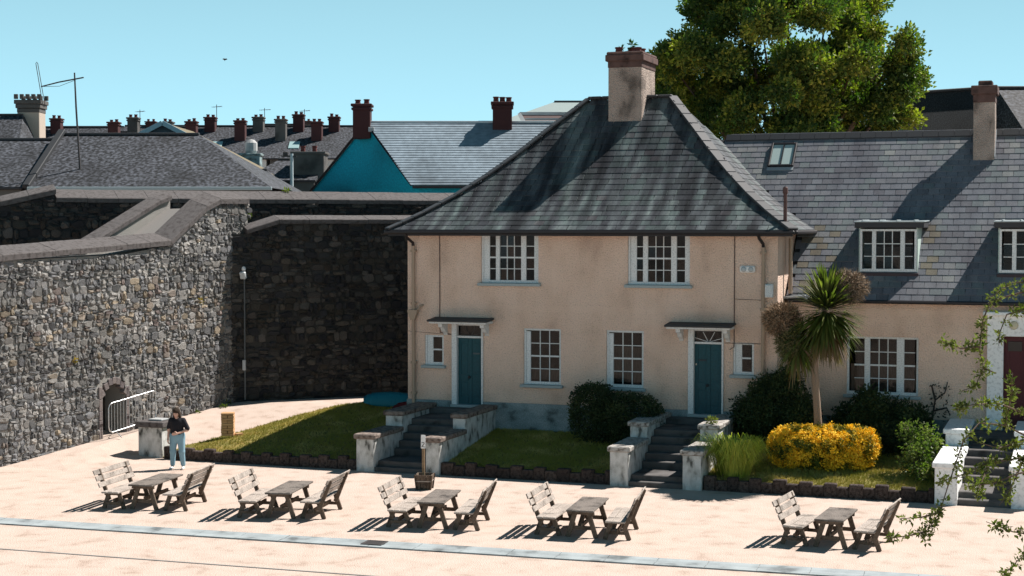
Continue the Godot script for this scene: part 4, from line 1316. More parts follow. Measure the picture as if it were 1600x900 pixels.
func build_steps() -> void:
	front_steps(0.38, 0.89, 2.42, 2.80, 0, "front steps with dark worn copings leading to the left blue door")
	front_steps(7.52, 8.0, 9.42, 9.90, 1, "front steps with pale copings leading to the right blue door")
	front_steps(15.56, 16.08, 17.3, 17.8, 2, "bright white walled front steps leading to the dark red door")
	# stub pillar at the corner of the left lawn
	var t := thing("stub_pillar", "short square rendered pillar with dark stone cap at the lawn corner", "pillar", V(-6.25, 0, 3.78))
	var m := MB.new()
	m.at(V(0, 0.43, 0), V(0.78, 0.9, 0.72), 0.015)
	part("shaft", m, M.whitewash, t)
	var c := MB.new()
	c.at(V(0, 0.95, 0), V(0.92, 0.16, 0.86), 0.02)
	part("cap", c, M.coping, t)
	var c2 := MB.new()
	c2.at(V(0.03, 1.055, -0.05), V(0.44, 0.05, 0.4), 0.015)
	part("top_slab", c2, mat(0.36, 0.37, 0.37, 0.9, M.cap.albedo_texture, V(2, 2, 2)), t)
	# stacked bricks on the lawn
	var b := thing("brick_stack", "small stack of orange bricks standing on the sunlit grass", "bricks", V(-5.0, gh(1.9) + 0.16, 1.9), 24.0)
	var bm := []
	for k in 4: bm.append(mat(0.52 + 0.03 * k, 0.30 + 0.02 * k, 0.15 + 0.012 * k, 0.9, M.cap.albedo_texture, V(2, 2, 2)))
	for r in 9:
		for k in 2:
			var q := MB.new()
			var off := V(0, r * 0.076 + 0.03, (k - 0.5) * 0.19) if r % 2 == 0 else V((k - 0.5) * 0.19, r * 0.076 + 0.03, 0)
			var sz := V(0.37, 0.068, 0.18) if r % 2 == 0 else V(0.18, 0.068, 0.37)
			q.box(T(off + V(rf(-0.006, 0.006), 0, rf(-0.006, 0.006)), Basis(Vector3.UP, rf(-0.04, 0.04))), sz, 0.008)
			part("brick", q, bm[rng.randi() % 4], b)
	var q2 := MB.new()
	q2.box(T(V(0.32, 0.03, 0.05), Basis(Vector3.UP, 0.5)), V(0.225, 0.066, 0.105), 0.008)
	part("brick", q2, bm[1], b)
	# tub with a numbered post
	var p := thing("wooden_tub", "weathered square wooden planter tub with a white number post", "planter", V(3.27, 0, 6.45), 12.0)
	var tm := MB.new()
	var hh := 0.38
	for s in 4:
		for k in 3:
			var a := Basis(Vector3.UP, s * PI / 2)
			var x := (k - 1) * 0.135
			var q := MB.new()
			q.oquad(a * V(x - 0.062, 0.0, 0.165), a * V(x + 0.062, 0.0, 0.165), a * V(x * 1.2 + 0.074, hh, 0.215), a * V(x * 1.2 - 0.074, hh, 0.215), V(0, 0.2, 0))
			q.oquad(a * V(x - 0.062, 0.0, 0.14), a * V(x + 0.062, 0.0, 0.14), a * V(x * 1.2 + 0.074, hh, 0.19), a * V(x * 1.2 - 0.074, hh, 0.19), a * V(0, 0.2, 0.6))
			q.oquad(a * V(x * 1.2 - 0.074, hh, 0.19), a * V(x * 1.2 + 0.074, hh, 0.19), a * V(x * 1.2 + 0.074, hh, 0.215), a * V(x * 1.2 - 0.074, hh, 0.215), V(0, 0, 0))
			part("stave", q, M.woodleg, p)
		tm.box(T(Basis(Vector3.UP, s * PI / 2) * V(0, 0.22, 0.198), Basis(Vector3.UP, s * PI / 2) * Basis(Vector3.RIGHT, 0.13)), V(0.39, 0.03, 0.008))
	part("hoop", tm, M.wood, p)
	var so := MB.new()
	so.at(V(0, 0.3, 0), V(0.37, 0.04, 0.37))
	part("soil", so, M.soil, p)
	var po := MB.new()
	po.at(V(-0.03, 0.8, 0), V(0.07, 1.0, 0.05), 0.006)
	part("post", po, mat(0.36, 0.26, 0.16, 0.85, M.wood.albedo_texture, V(6, 0.7, 6)), p)
	var pl := MB.new()
	pl.at(V(-0.03, 1.2, 0.032), V(0.115, 0.34, 0.014), 0.004)
	var plo := part("number_plate", pl, M.brightwhite, p)
	var tx := TextMesh.new()
	tx.text = "2"
	var f := SystemFont.new()
	f.font_names = PackedStringArray(["Droid Sans"])
	tx.font = f
	tx.font_size = 24
	tx.pixel_size = 0.0075
	tx.depth = 0.004
	tx.material = M.knob
	inst("numeral", tx, plo, T(V(-0.03, 1.13, 0.042)))
	# two upturned kayaks by the house corner
	kayak("kayak", "upturned teal plastic kayak lying on the grass by the house corner", V(-1.62, gh(-2.3) + 0.14, -2.3), 14.0, Color(0.01, 0.17, 0.22), 0.85)
	kayak("kayak", "red kayak lying behind the left steps beside the teal one", V(-0.6, gh(-1.2) + 0.1, -1.5), 50.0, Color(0.16, 0.012, 0.014), 0.6)
	kayak("kayak", "green kayak tip leaning by the house drainpipe", V(-0.5, gh(-3.6) + 0.2, -3.7), 80.0, Color(0.03, 0.28, 0.05), 1.1)

func kayak(called: String, label: String, p: Vector3, turn: float, col: Color, l: float) -> void:
	var t := thing(called, label, "kayak", p, turn, "kayaks on the grass")
	var m := MB.new()
	m.col = col
	var n := 14
	var sec := func(i: int) -> Array:
		var u := float(i) / n * 2.0 - 1.0
		var w := 0.33 * pow(maxf(1.0 - u * u, 0.0), 0.65) + 0.012
		var r := []
		for k in 12:
			var a := TAU * k / 12.0
			var y := sin(a) * (0.34 if sin(a) > 0 else 0.10) * (0.4 + 0.6 * (w / 0.33))
			r.append(V(u * l, y + 0.14 + 0.06 * u * u, cos(a) * w))
		return r
	for i in n:
		var a: Array = sec.call(i)
		var b: Array = sec.call(i + 1)
		for k in 12:
			var k2 := (k + 1) % 12
			var c := V((a[0].x + b[0].x) * 0.5, 0.16, 0)
			var nn := []
			var pp := [a[k], b[k], b[k2], a[k2]]
			for x in pp: nn.append((x - c).normalized())
			m.smooth([pp[0], pp[1], pp[2]], [nn[0], nn[1], nn[2]])
			m.smooth([pp[0], pp[2], pp[3]], [nn[0], nn[2], nn[3]])
	part("hull", m, M.paint, t)
	var kl := MB.new()
	kl.col = col * 0.6
	kl.tube([V(-l * 0.7, 0.46, 0), V(0, 0.5, 0), V(l * 0.7, 0.46, 0)], [0.014, 0.018, 0.014], 6)
	part("keel", kl, M.paint, t)
	var hd := MB.new()
	hd.col = Color(0.02, 0.02, 0.02)
	hd.tube([V(l * 0.93, 0.22, 0.06), V(l * 1.02, 0.2, 0), V(l * 0.93, 0.22, -0.06)], [0.012, 0.014, 0.012], 6)
	part("grab_handle", hd, M.paint, t)

# ---------------------------------------------------------------- picnic furniture
func bench_parts(t: Node3D, l: float) -> void:      # faces +x, length along z
	for k in 3:
		var m := MB.new()
		m.at(V(0, 0, 0), V(0.135, 0.04, l), 0.007)
		inst("seat_plank", m.mesh(M.wood), t, T(V(-0.12 + k * 0.145, 0.415 + rf(-0.003, 0.003), rf(-0.012, 0.012)), Basis(Vector3.UP, rf(-0.006, 0.006))))
	var lean := atan2(0.2, 0.46)
	for k in 3:
		var m := MB.new()
		m.at(V(0, 0, 0), V(0.03, 0.118, l), 0.007)
		var u := 0.2 + k * 0.155
		inst("back_slat", m.mesh(M.wood), t, T(V(-0.2 - u * 0.42 + 0.03, 0.4 + u * 0.9, rf(-0.012, 0.012)), Basis(Vector3.BACK, lean) * Basis(Vector3.RIGHT, rf(-0.006, 0.006))))
	for z in [-l * 0.36, l * 0.36]:
		for s in [[-0.11, -0.25], [0.13, 0.27]]:
			var m := MB.new()
			m.bar(V(s[1], 0, z), V(s[0], 0.395, z), 0.05, 0.1, 0.008)
			part("leg", m, M.woodleg, t)
		var c := MB.new()
		c.bar(V(-0.2, 0.365, z + 0.055), V(0.2, 0.365, z + 0.055), 0.045, 0.07, 0.006)
		part("seat_bearer", c, M.woodleg, t)
		var lo := MB.new()
		lo.bar(V(-0.2, 0.14, z + 0.05), V(0.22, 0.14, z + 0.05), 0.04, 0.07, 0.006)
		part("foot_rail", lo, M.woodleg, t)
		var p := MB.new()
		p.bar(V(-0.14, 0.2, z - 0.055), V(-0.42, 0.9, z - 0.055), 0.055, 0.095, 0.008)
		part("back_post", p, M.woodleg, t)
	var st := MB.new()
	st.bar(V(0, 0.19, -l * 0.36), V(0, 0.19, l * 0.36), 0.045, 0.09, 0.006, Vector3.RIGHT)
	part("stretcher", st, M.woodleg, t)

func table_parts(t: Node3D, l: float) -> void:
	for k in 4:
		var m := MB.new()
		m.at(V(0, 0, 0), V(0.146, 0.04, l), 0.006)
		inst("table_plank", m.mesh(M.woodtop), t, T(V(-0.225 + k * 0.15, 0.6 + rf(-0.003, 0.003), rf(-0.01, 0.01)), Basis(Vector3.UP, rf(-0.004, 0.004))))
	for z in [-l * 0.37, l * 0.37]:
		for s in [-1, 1]:
			var m := MB.new()
			m.bar(V(s * 0.31, 0, z), V(s * 0.13, 0.58, z), 0.05, 0.105, 0.008)
			part("leg", m, M.woodleg, t)
		var c := MB.new()
		c.bar(V(-0.28, 0.54, z + 0.055), V(0.28, 0.54, z + 0.055), 0.05, 0.075, 0.006)
		part("top_bearer", c, M.woodleg, t)
		var lo := MB.new()
		lo.bar(V(-0.26, 0.2, z - 0.05), V(0.26, 0.2, z - 0.05), 0.04, 0.085, 0.006)
		part("foot_rail", lo, M.woodleg, t)
	var st := MB.new()
	st.bar(V(0, 0.26, -l * 0.37), V(0, 0.26, l * 0.37), 0.045, 0.09, 0.006, Vector3.RIGHT)
	part("stretcher", st, M.woodleg, t)

func build_picnic() -> void:
	var names := ["nearest the standing person", "second from the stone wall", "beside the wooden tub", "before the right blue door's steps", "standing apart before the yellow bush"]
	var sets := [[-1.84, 10.72, 7.3, 1.72], [1.66, 10.62, 9.5, 1.72], [5.38, 10.58, 9.0, 1.72], [8.78, 10.4, 5.4, 1.72], [14.02, 9.8, -4.0, 1.5]]
	for i in 5:
		var s: Array = sets[i]
		var a := deg_to_rad(s[2])
		var ax := V(cos(a), 0, -sin(a))
		var az := V(sin(a), 0, cos(a))
		var c := V(s[0], 0, s[1])
		var t := thing("picnic_table", "weathered grey wooden picnic table " + names[i], "table", c, s[2], "low wooden picnic tables on the sand")
		table_parts(t, s[3])
		var l := thing("picnic_bench", "left bench of the set " + names[i], "bench", c - ax * 0.74 + az * rf(-0.08, 0.12), s[2] + rf(-3, 3), "wooden picnic benches on the sand")
		bench_parts(l, s[3])
		var r := thing("picnic_bench", "right bench, back to us, of the set " + names[i], "bench", c + ax * 0.76 + az * rf(-0.1, 0.1), s[2] + 180.0 + rf(-3, 3), "wooden picnic benches on the sand")
		bench_parts(r, s[3])

# ---------------------------------------------------------------- the town beyond
func roofed(called: String, label: String, lat0: float, lat1: float, d_eave: float, d_ridge: float, y_eave: float, y_ridge: float, wall: Material, roof: Material, hip_l := 0.0, hip_r := 0.0, group := "", up := 0.0) -> Node3D:
	# ridge across the view; hip_l / hip_r pull the ridge ends in; local z points to the viewer
	var c := (lat0 + lat1) * 0.5
	var t := thing(called, label, "building", town(c, 0, d_ridge), YAW, group)
	var w := (lat1 - lat0) * 0.5
	var f := d_ridge - d_eave
	var m := MB.new()
	var wi := w - 0.15
	var fi := f - 0.15
	m.at(V(0, y_eave * 0.5 - 0.05, 0), V(wi * 2, y_eave - 0.1, fi * 2))
	for s in [[-1, hip_l], [1, hip_r]]:
		if s[1] == 0.0: m.otri(V(s[0] * wi, y_eave - 0.1, fi), V(s[0] * wi, y_eave - 0.1, -fi), V(s[0] * wi, y_ridge - 0.12, 0), V(0, y_eave, 0))
	part("wall", m, wall, t)
	var r := MB.new()
	var o := V(0, y_eave - 1.0, 0)
	var a := V(-w, y_eave, f)
	var b := V(w, y_eave, f)
	var p := V(-w + hip_l, y_ridge, 0)
	var q := V(w - hip_r, y_ridge + up, 0)
	var a2 := V(-w, y_eave, -f)
	var b2 := V(w, y_eave, -f)
	var th := V(0, -0.12, 0)
	r.oquad(a, b, q, p, o); r.oquad(a2, b2, q, p, o)
	r.oquad(a + th, b + th, b, a, o); r.oquad(a + th, b + th, q + th, p + th, o + V(0, 99, 0))
	r.otri(a, a2, p, o); r.otri(b, b2, q, o)
	var ro := part("roof", r, roof, t)
	var rt := MB.new()
	rt.bar(p + V(0, 0.03, 0), q + V(0, 0.03, 0), 0.14, 0.26, 0.03, Vector3.UP)
	part("ridge", rt, M.leadcap, ro)
	var g := MB.new()
	g.bar(a + V(0, -0.08, 0.05), b + V(0, -0.08, 0.05), 0.1, 0.1, 0.02)
	part("gutter", g, M.gutter, t)
	return t

func stack(parent: Node, p: Vector3, w: float, d: float, h: float, m_: Material, pots: int, cap := true) -> void:
	var m := MB.new()
	m.at(p + V(0, h * 0.5, 0), V(w, h, d), 0.02)
	if cap:
		m.at(p + V(0, h - 0.22, 0), V(w + 0.14, 0.12, d + 0.14), 0.02)
		m.at(p + V(0, h - 0.02, 0), V(w + 0.2, 0.14, d + 0.2), 0.03)
	var c := part("chimney", m, m_, parent)
	for i in pots:
		chimney_pot(c, p + V((i - (pots - 1) * 0.5) * w / maxf(pots, 1.5), h + 0.04, rf(-0.1, 0.1)), rf(0.2, 0.3), minf(0.15, w * 0.3))

func aerial(p: Vector3, h: float, label: String) -> void:
	var t := thing("roof_aerial", label, "aerial", p, YAW + rf(-40, 40), "thin television aerials on far roofs")
	var m := MB.new()
	m.tube([V(0, -0.4, 0), V(0, h, 0)], [0.03, 0.03], 5)
	m.tube([V(-0.5, h * 0.9, 0), V(0.6, h * 0.92, 0)], [0.02, 0.02], 5)
	for i in 4: m.tube([V(-0.4 + i * 0.28, h * 0.9, -0.25), V(-0.4 + i * 0.28, h * 0.9, 0.25)], [0.014, 0.014], 4)
	part("mast", m, M.iron, t)

func build_town() -> void:
	# near grey roof on the left, a hipped end to the right, a parapet across it
	var l := roofed("grey_roofed_building", "broad low grey slate roof with hipped end behind the rampart", -22.9, -11.3, 74.0, 80.0, 8.45, 11.3, M.darkwall, M.farslate, 0.0, 4.6)
	l.set_meta("category", "building")
	var vb := MB.new()
	vb.bar(V(-5.78, 8.5, 6.1), V(-5.78, 11.5, 0.0), 0.34, 0.22, 0.03, Vector3.RIGHT)
	part("verge", vb, mat(0.02, 0.022, 0.025, 0.7), l)
	var fa := MB.new()
	fa.bar(V(-5.7, 8.42, 6.12), V(5.8, 8.42, 6.12), 0.14, 0.16, 0.02)
	part("eaves_board", fa, mat(0.30, 0.36, 0.38, 0.6), l)
	roofed("grey_roofed_building", "grey slate roof at the far left edge below the castellated tower", -34.0, -23.1, 74.2, 80.2, 8.5, 11.05, M.darkwall, M.farslate)
	# gable with a pale blue bargeboard behind it
	var g := thing("gabled_building", "mossy roofed building whose gable has pale blue bargeboards", "building", town(-19.5, 0, 88), YAW)
	var gm := MB.new()
	gm.prism([Vector2(-5.0, 0), Vector2(5.0, 0), Vector2(5.0, 9.7), Vector2(0, 12.3), Vector2(-5.0, 9.7)], T(V(0, 0, -8)), 8.0)
	part("wall", gm, mat(0.05, 0.075, 0.09, 0.9), g)
	for s in [-1, 1]:
		var rm := MB.new()
		rm.oquad(V(0, 12.45, 0.25), V(s * 5.4, 9.66, 0.25), V(s * 5.4, 9.66, -8.2), V(0, 12.45, -8.2), V(0, 5, -4))
		part("roof", rm, mat(0.17, 0.14, 0.09, 0.9, M.cap.albedo_texture, V(0.6, 0.6, 0.6)), g)
		var bm := MB.new()
		bm.bar(V(0, 12.42, 0.28), V(s * 5.4, 9.62, 0.28), 0.08, 0.26, 0.01)
		part("bargeboard", bm, mat(0.24, 0.37, 0.42, 0.7), g)
	# turquoise house: its end wall is cut off at an angle to the street
	var t := thing("turquoise_house", "turquoise house with pale slate roof and two red brick chimneys", "house", town(-3.5, 0, 82), YAW)
	var fl := V(-1.45, 8.72, 3.6)
	var bl := V(-7.5, 8.55, -4.2)
	var fr := V(9.0, 8.72, 3.6)
	var brr := V(9.0, 8.72, -4.2)
	var rl := V(-4.05, 12.0, 0)
	var rr := V(9.0, 12.0, 0)
	var wm := MB.new()
	var dn := func(p: Vector3) -> Vector3: return V(p.x, 0, p.z)
	wm.quad(dn.call(fl), dn.call(fr), fr, fl)
	wm.quad(dn.call(bl), dn.call(fl), fl, bl)
	wm.tri(bl, fl, rl)
	wm.quad(dn.call(fr), dn.call(brr), brr, fr)
	wm.quad(dn.call(brr), dn.call(bl), bl, brr)
	wm.tri(fr, brr, rr)
	part("wall", wm, M.teal, t)
	var n := (fl - bl).cross(Vector3.UP).normalized() * -0.1
	n = V(-absf(n.x), 0, absf(n.z))
	var rm := MB.new()
	var up := V(0, 0.06, 0)
	var over_ := V(0, -0.1, 0.22)
	rm.oquad(fl + n + over_ + up, fr + over_ + up, rr + up, rl + n + up, V(0, 5, 0))
	rm.oquad(bl + n + up, brr + up, rr + up, rl + n + up, V(0, 5, 0))
	var tro := part("roof", rm, M.newslate, t)
	# slate courses of the pale roof stand proud of each other
	for k in 26:
		var u0 := k / 26.0
		var p0 := (fl + n + over_ + up).lerp(rl + n + up, u0)
		var p1 := (fr + over_ + up).lerp(rr + up, u0)
		var cm := MB.new()
		var q0 := (fl + n + over_ + up).lerp(rl + n + up, u0 + 1.0 / 26.0)
		var q1 := (fr + over_ + up).lerp(rr + up, u0 + 1.0 / 26.0)
		cm.oquad(p0 + V(0, 0.034, 0.015), p1 + V(0, 0.034, 0.015), q1 + V(0, 0.02, 0.0), q0 + V(0, 0.02, 0.0), V(0, 5, 0))
		part("slate_course", cm, M.newslate, tro)
	var vg := MB.new()
	vg.bar(fl + n + V(0, -0.02, 0.1), rl + n + V(0, 0.05, 0), 0.14, 0.1, 0.0)
	vg.bar(bl + n, rl + n + V(0, 0.05, 0), 0.14, 0.1, 0.0)
	vg.bar(fl + V(0, -0.12, 0.28), fr + V(0, -0.12, 0.28), 0.13, 0.13, 0.02)
	part("gutter", vg, M.gutter, t)
	var rg := MB.new()
	rg.bar(rl + V(0, 0.08, 0), rr + V(0, 0.08, 0), 0.12, 0.24, 0.02, Vector3.UP)
	part("ridge", rg, mat(0.55, 0.6, 0.62, 0.6), t)
	stack(t, V(-4.3, 11.2, 0.0), 0.9, 1.0, 1.75, M.brick, 2)
	var lf := MB.new()
	lf.at(V(-3.78, 11.65, 0.3), V(0.3, 0.24, 0.8), 0.02)
	part("flashing", lf, M.lead, t)
	stack(t, V(3.0, 11.5, 0.0), 1.0, 1.1, 1.55, M.brick, 3)
	# red brown roof between the turquoise house and the hipped roof
	var rb := thing("brown_roofed_building", "small brown slate roof with white verge beside the turquoise house chimney", "building", town(2.5, 0, 92), YAW)
	var rbm := MB.new()
	rbm.prism([Vector2(-2.1, 0), Vector2(7, 0), Vector2(7, 13.0), Vector2(-1.7, 13.0), Vector2(-2.1, 12.6)], T(V(0, 0, -6)), 5.6)
	part("wall", rbm, M.palewall, rb)
	var rr2 := MB.new()
	rr2.oquad(V(-0.9, 11.0, 3.0), V(7, 11.0, 3.0), V(7, 13.25, -1.0), V(-2.0, 13.25, -1.0), V(0, 5, -2))
	part("roof", rr2, M.redroof, rb)
	var rv := MB.new()
	rv.bar(V(-0.95, 11.0, 3.02), V(-2.05, 13.28, -1.0), 0.16, 0.2, 0.0)
	rv.bar(V(-2.05, 13.3, -1.0), V(7, 13.3, -1.0), 0.1, 0.2, 0.0)
	part("verge", rv, M.palewall, rb)
	roofed("pale_green_roof", "pale blue green roof sliver rising behind the house hip", -1.6, 9.0, 105.0, 112.0, 13.4, 15.5, M.palewall, mat(0.33, 0.40, 0.39, 0.7, M.sill.albedo_texture, V(0.5, 0.5, 0.5)), 4.6, 0.0)
	# a far terrace of houses, each with its stack of chimneys on the party wall
	var spec := [[-48.0, -42.2, "with dark red chimneys, below the tower", 2], [-42.2, -35.4, "with clustered pots right of the tower", 2], [-35.4, -30.7, "with a square chimney left of the blue gable", 2], [-30.7, -28.2, "with one chimney above the blue gable", 1], [-28.2, -24.0, "with chimneys just right of the blue gable", 2], [-24.0, -20.5, "with chimneys above the painted stack", 2], [-20.5, -17.4, "with chimneys midway along the terrace", 2], [-17.4, -13.6, "nearest the turquoise gable", 2]]
	for i in spec.size():
		var s: Array = spec[i]
		var dd := 138.0 + (2.0 if i < 4 else 0.0)
		var f := roofed("terraced_house", "far grey terraced house " + s[2], s[0], s[1] - 0.02, dd - 6.0, dd, 12.4 if i > 2 else 12.0, 15.45 + (0.0 if i > 3 else rf(-0.7, 0.1)), M.palewall if i % 2 else M.darkwall, M.farslate, 0.0, 0.0, "far terraced houses on the hill")
		var w: float = s[1] - s[0]
		for k in s[3]:
			var x: float = -w * 0.5 + 0.6 + k * 1.3
			stack(f, V(x, 13.9 + 0.5 * k, 2.4 - 1.7 * k), 0.9, 0.9, 1.85 + rf(-0.15, 0.15), M.brick if (i + k) % 3 else M.darkwall, 2)
		if i == 4 or i == 6:
			var sk := MB.new()
			sk.box(T(V(w * 0.5 - 1.2, 13.6, 3.75), Basis(Vector3.RIGHT, -1.07)), V(0.9, 1.3, 0.1), 0.02)
			part("roof_window", sk, mat(0.30, 0.42, 0.42, 0.15), f)
		if i % 2 == 0 or i == 5:
			aerial(town(s[0] + 2.3, 15.3, dd), rf(1.2, 2.2), "thin aerial on the far house " + s[2])
	for k in 7:
		var q := roofed("distant_roof", "distant low roof line on the horizon, " + ["leftmost", "second", "third", "fourth", "fifth", "sixth", "last"][k] + " from the left", -66.0 + k * 7.4, -58.7 + k * 7.4, 172.0, 178.0, 15.5, 18.0 + rf(-0.5, 0.35), M.palewall, M.farslate, 0.0, 0.0, "distant roofs on the horizon")
		if k % 2: stack(q, V(rf(-2.5, 2.5), 17.0, 0), 1.1, 0.9, rf(1.3, 1.8), [M.brick, M.darkwall, M.oldbrick][k % 3], 2)
	# castellated tower
	var tw := thing("castellated_tower", "pale stone tower with dark castellated top on the left skyline", "tower", town(-34.2, 0, 112), YAW)
	var tm := MB.new()
	tm.at(V(0, 7.4, 0), V(1.55, 14.8, 1.5), 0.03)
	part("shaft", tm, mat(0.42, 0.36, 0.30, 0.9, M.cap.albedo_texture, V(0.5, 0.5, 0.5)), tw)
	var tc := MB.new()
	for k in 3: tc.at(V(0, 14.85 + k * 0.3, 0), V(1.6 + 0.16 * k, 0.29, 1.55 + 0.16 * k), 0.03)
	part("corbelled_top", tc, M.darkwall, tw)
	for k in 5:
		for z in [-0.85, 0.85]:
			var mm := MB.new()
			mm.at(V(-0.82 + k * 0.41, 15.82, z), V(0.27, 0.34, 0.2), 0.02)
			part("merlon", mm, M.darkwall, tw)
	var tg := roofed("tower_house", "dark roofed house with pale gable at the foot of the tower", -41.0, -33.3, 106.0, 111.0, 11.8, 14.5, M.palewall, M.farslate, 0.0, 1.2)
	tg.set_meta("category", "house")
	# old white painted stack and small dark roofs before the terrace
	var ws := thing("painted_chimney", "old flaking blue white painted chimney stack with a round cowl", "chimney", town(-16.8, 0, 101), YAW)
	var wsm := MB.new()
	wsm.at(V(0, 5.6, 0), V(1.35, 11.2, 1.0), 0.03)
	wsm.at(V(0, 11.25, 0), V(1.5, 0.16, 1.15), 0.03)
	part("shaft", wsm, over(mat(0.30, 0.42, 0.45, 0.9, M.cap.albedo_texture, V(0.6, 0.6, 0.6)), M.cap.detail_albedo, V(0.25, 0.25, 0.25)), ws)
	var cw := MB.new()
	cw.lathe(V(0.05, 11.3, 0), [[0.3, 0], [0.4, 0.2], [0.4, 0.7], [0.2, 0.9], [0, 0.95]], 12)
	part("cowl", cw, M.palewall, ws)
	roofed("low_dark_roof", "low dark slate roof right of the painted chimney stack", -16.0, -11.6, 93.0, 97.0, 9.4, 10.75, M.darkwall, M.farslate, 1.6, 0.0)
	roofed("low_dark_roof", "lower dark roof behind the small green shrub on the rampart", -17.6, -13.0, 86.0, 90.0, 8.7, 9.85, M.darkwall, M.farslate, 2.0, 1.0)
	var bx := thing("dark_extension", "dark flat topped extension with two small pots left of the turquoise gable", "building", town(-12.2, 0, 95), YAW)
	var bxm := MB.new()
	bxm.at(V(0, 5.5, 0), V(1.9, 11.0, 2.0), 0.03)
	bxm.at(V(0, 11.05, 0), V(2.1, 0.14, 2.2), 0.02)
	part("wall", bxm, M.darkwall, bx)
	for s in [-0.4, 0.3]: chimney_pot(bx, V(s, 11.1, 0.2), 0.4, 0.15)
	var pl := thing("service_pole", "pale service pole with brackets left of the dark extension", "pole", town(-12.9, 0, 92), YAW)
	var pm := MB.new()
	pm.tube([V(0, 0, 0), V(0, 10.9, 0)], [0.13, 0.1], 8)
	part("shaft", pm, mat(0.40, 0.46, 0.48, 0.7), pl)
	var pb := MB.new()
	pb.bar(V(-0.6, 10.75, 0), V(0.3, 10.75, 0), 0.1, 0.08)
	pb.at(V(-0.35, 10.9, 0), V(0.3, 0.22, 0.2), 0.03)
	part("bracket", pb, M.iron, pl)
	# tall aerial in front of the left roof
	var an := thing("television_aerial", "tall thin television aerial mast with folded dipole against the sky", "aerial", town(-20.95, 0, 76), YAW)
	var am := MB.new()
	am.tube([V(0.12, 8.2, 0), V(-0.1, 12.4, 0), V(-0.16, 14.05, 0)], [0.05, 0.045, 0.035], 6)
	part("mast", am, M.iron, an)
	var ar := MB.new()
	ar.tube([V(-1.78, 13.38, 0), V(-0.9, 13.6, 0), V(0.28, 13.82, 0)], [0.03, 0.035, 0.035], 6)
	ar.tube([V(-1.78, 13.38, 0), V(-0.9, 13.4, 0), V(-0.16, 13.68, 0)], [0.012, 0.012, 0.012], 4)
	part("boom", ar, M.iron, an)
	var dp := MB.new()
	dp.tube([V(-1.93, 14.5, 0), V(-1.98, 14.56, 0), V(-2.02, 14.5, 0), V(-1.7, 12.45, 0), V(-1.65, 12.4, 0), V(-1.6, 12.45, 0), V(-1.93, 14.5, 0)], [0.018, 0.018, 0.018, 0.018, 0.018, 0.018, 0.018], 5)
	part("folded_dipole", dp, M.iron, an)
	aerial(town(-3.6, 12.0, 110), 1.9, "thin aerial rising behind the turquoise house ridge")
	# roofs behind the wing at the right
	roofed("mansard_building", "steep dark slate mansard roof behind the cottage wing ridge", 19.5, 24.1, 76.5, 78.6, 9.6, 13.25, M.darkwall, over(mat(0.05, 0.06, 0.065, 0.8, M.farslate.albedo_texture, V(0.45, 0.9, 0.45)), M.farslate.detail_albedo, V(0.1, 0.1, 0.1)), 0.0, 0.0, "", 0.3)
	var r2 := roofed("slate_roofed_building", "grey slate roof with tilted roof window at the right edge", 23.4, 36.0, 70.0, 76.0, 10.0, 13.3, M.darkwall, M.farslate)
	var rw := MB.new()
	rw.box(T(V(-4.35, 12.55, 1.85), Basis(Vector3.RIGHT, -0.75) * Basis(Vector3.BACK, 0.0)), V(1.2, 1.3, 0.16), 0.03)
	part("roof_window", rw, mat(0.5, 0.55, 0.57, 0.12), r2)
	roofed("blue_roofed_building", "blue green slate roof tip at the far right skyline", 33.2, 48.0, 100.0, 106.0, 12.0, 16.2, M.palewall, mat(0.10, 0.18, 0.20, 0.7, M.sill.albedo_texture, V(0.4, 0.4, 0.4)), 3.0, 0.0)
	# a bird in the sky
	var bd := thing("bird", "tiny dark bird flying in the blue sky", "bird", town(-10.94, 12.98, 60), 40.0)
	var bm2 := MB.new()
	bd.scale = Vector3.ONE * 0.6
	bm2.lathe(V(0, -0.09, 0), [[0.0, 0.0], [0.022, 0.03], [0.03, 0.09], [0.018, 0.15], [0.0, 0.19]], 8)
	for s in [-1, 1]:
		bm2.tri(V(0, 0.04, 0), V(0, -0.05, 0), V(s * 0.1, 0.07, 0.06))
		bm2.tri(V(0, -0.05, 0), V(s * 0.16, 0.0, 0.1), V(s * 0.1, 0.07, 0.06))
	part("body", bm2, M.iron, bd)

# ---------------------------------------------------------------- planting
func spray(k: int, l: float, w: float, spread: float) -> MB:      # a sprig of k leaves round a point
	var m := MB.new()
	for i in k:
		var dd := V(rng.randfn(), rng.randfn() + 0.3, rng.randfn()).normalized()
		leaf(m, dd * spread * rf(0.1, 1.0), (dd + V(rf(-0.5, 0.5), rf(-0.3, 0.5), rf(-0.5, 0.5))).normalized(), l * rf(0.7, 1.25), w * rf(0.8, 1.2), Color.WHITE * rf(0.75, 1.15))
	return m

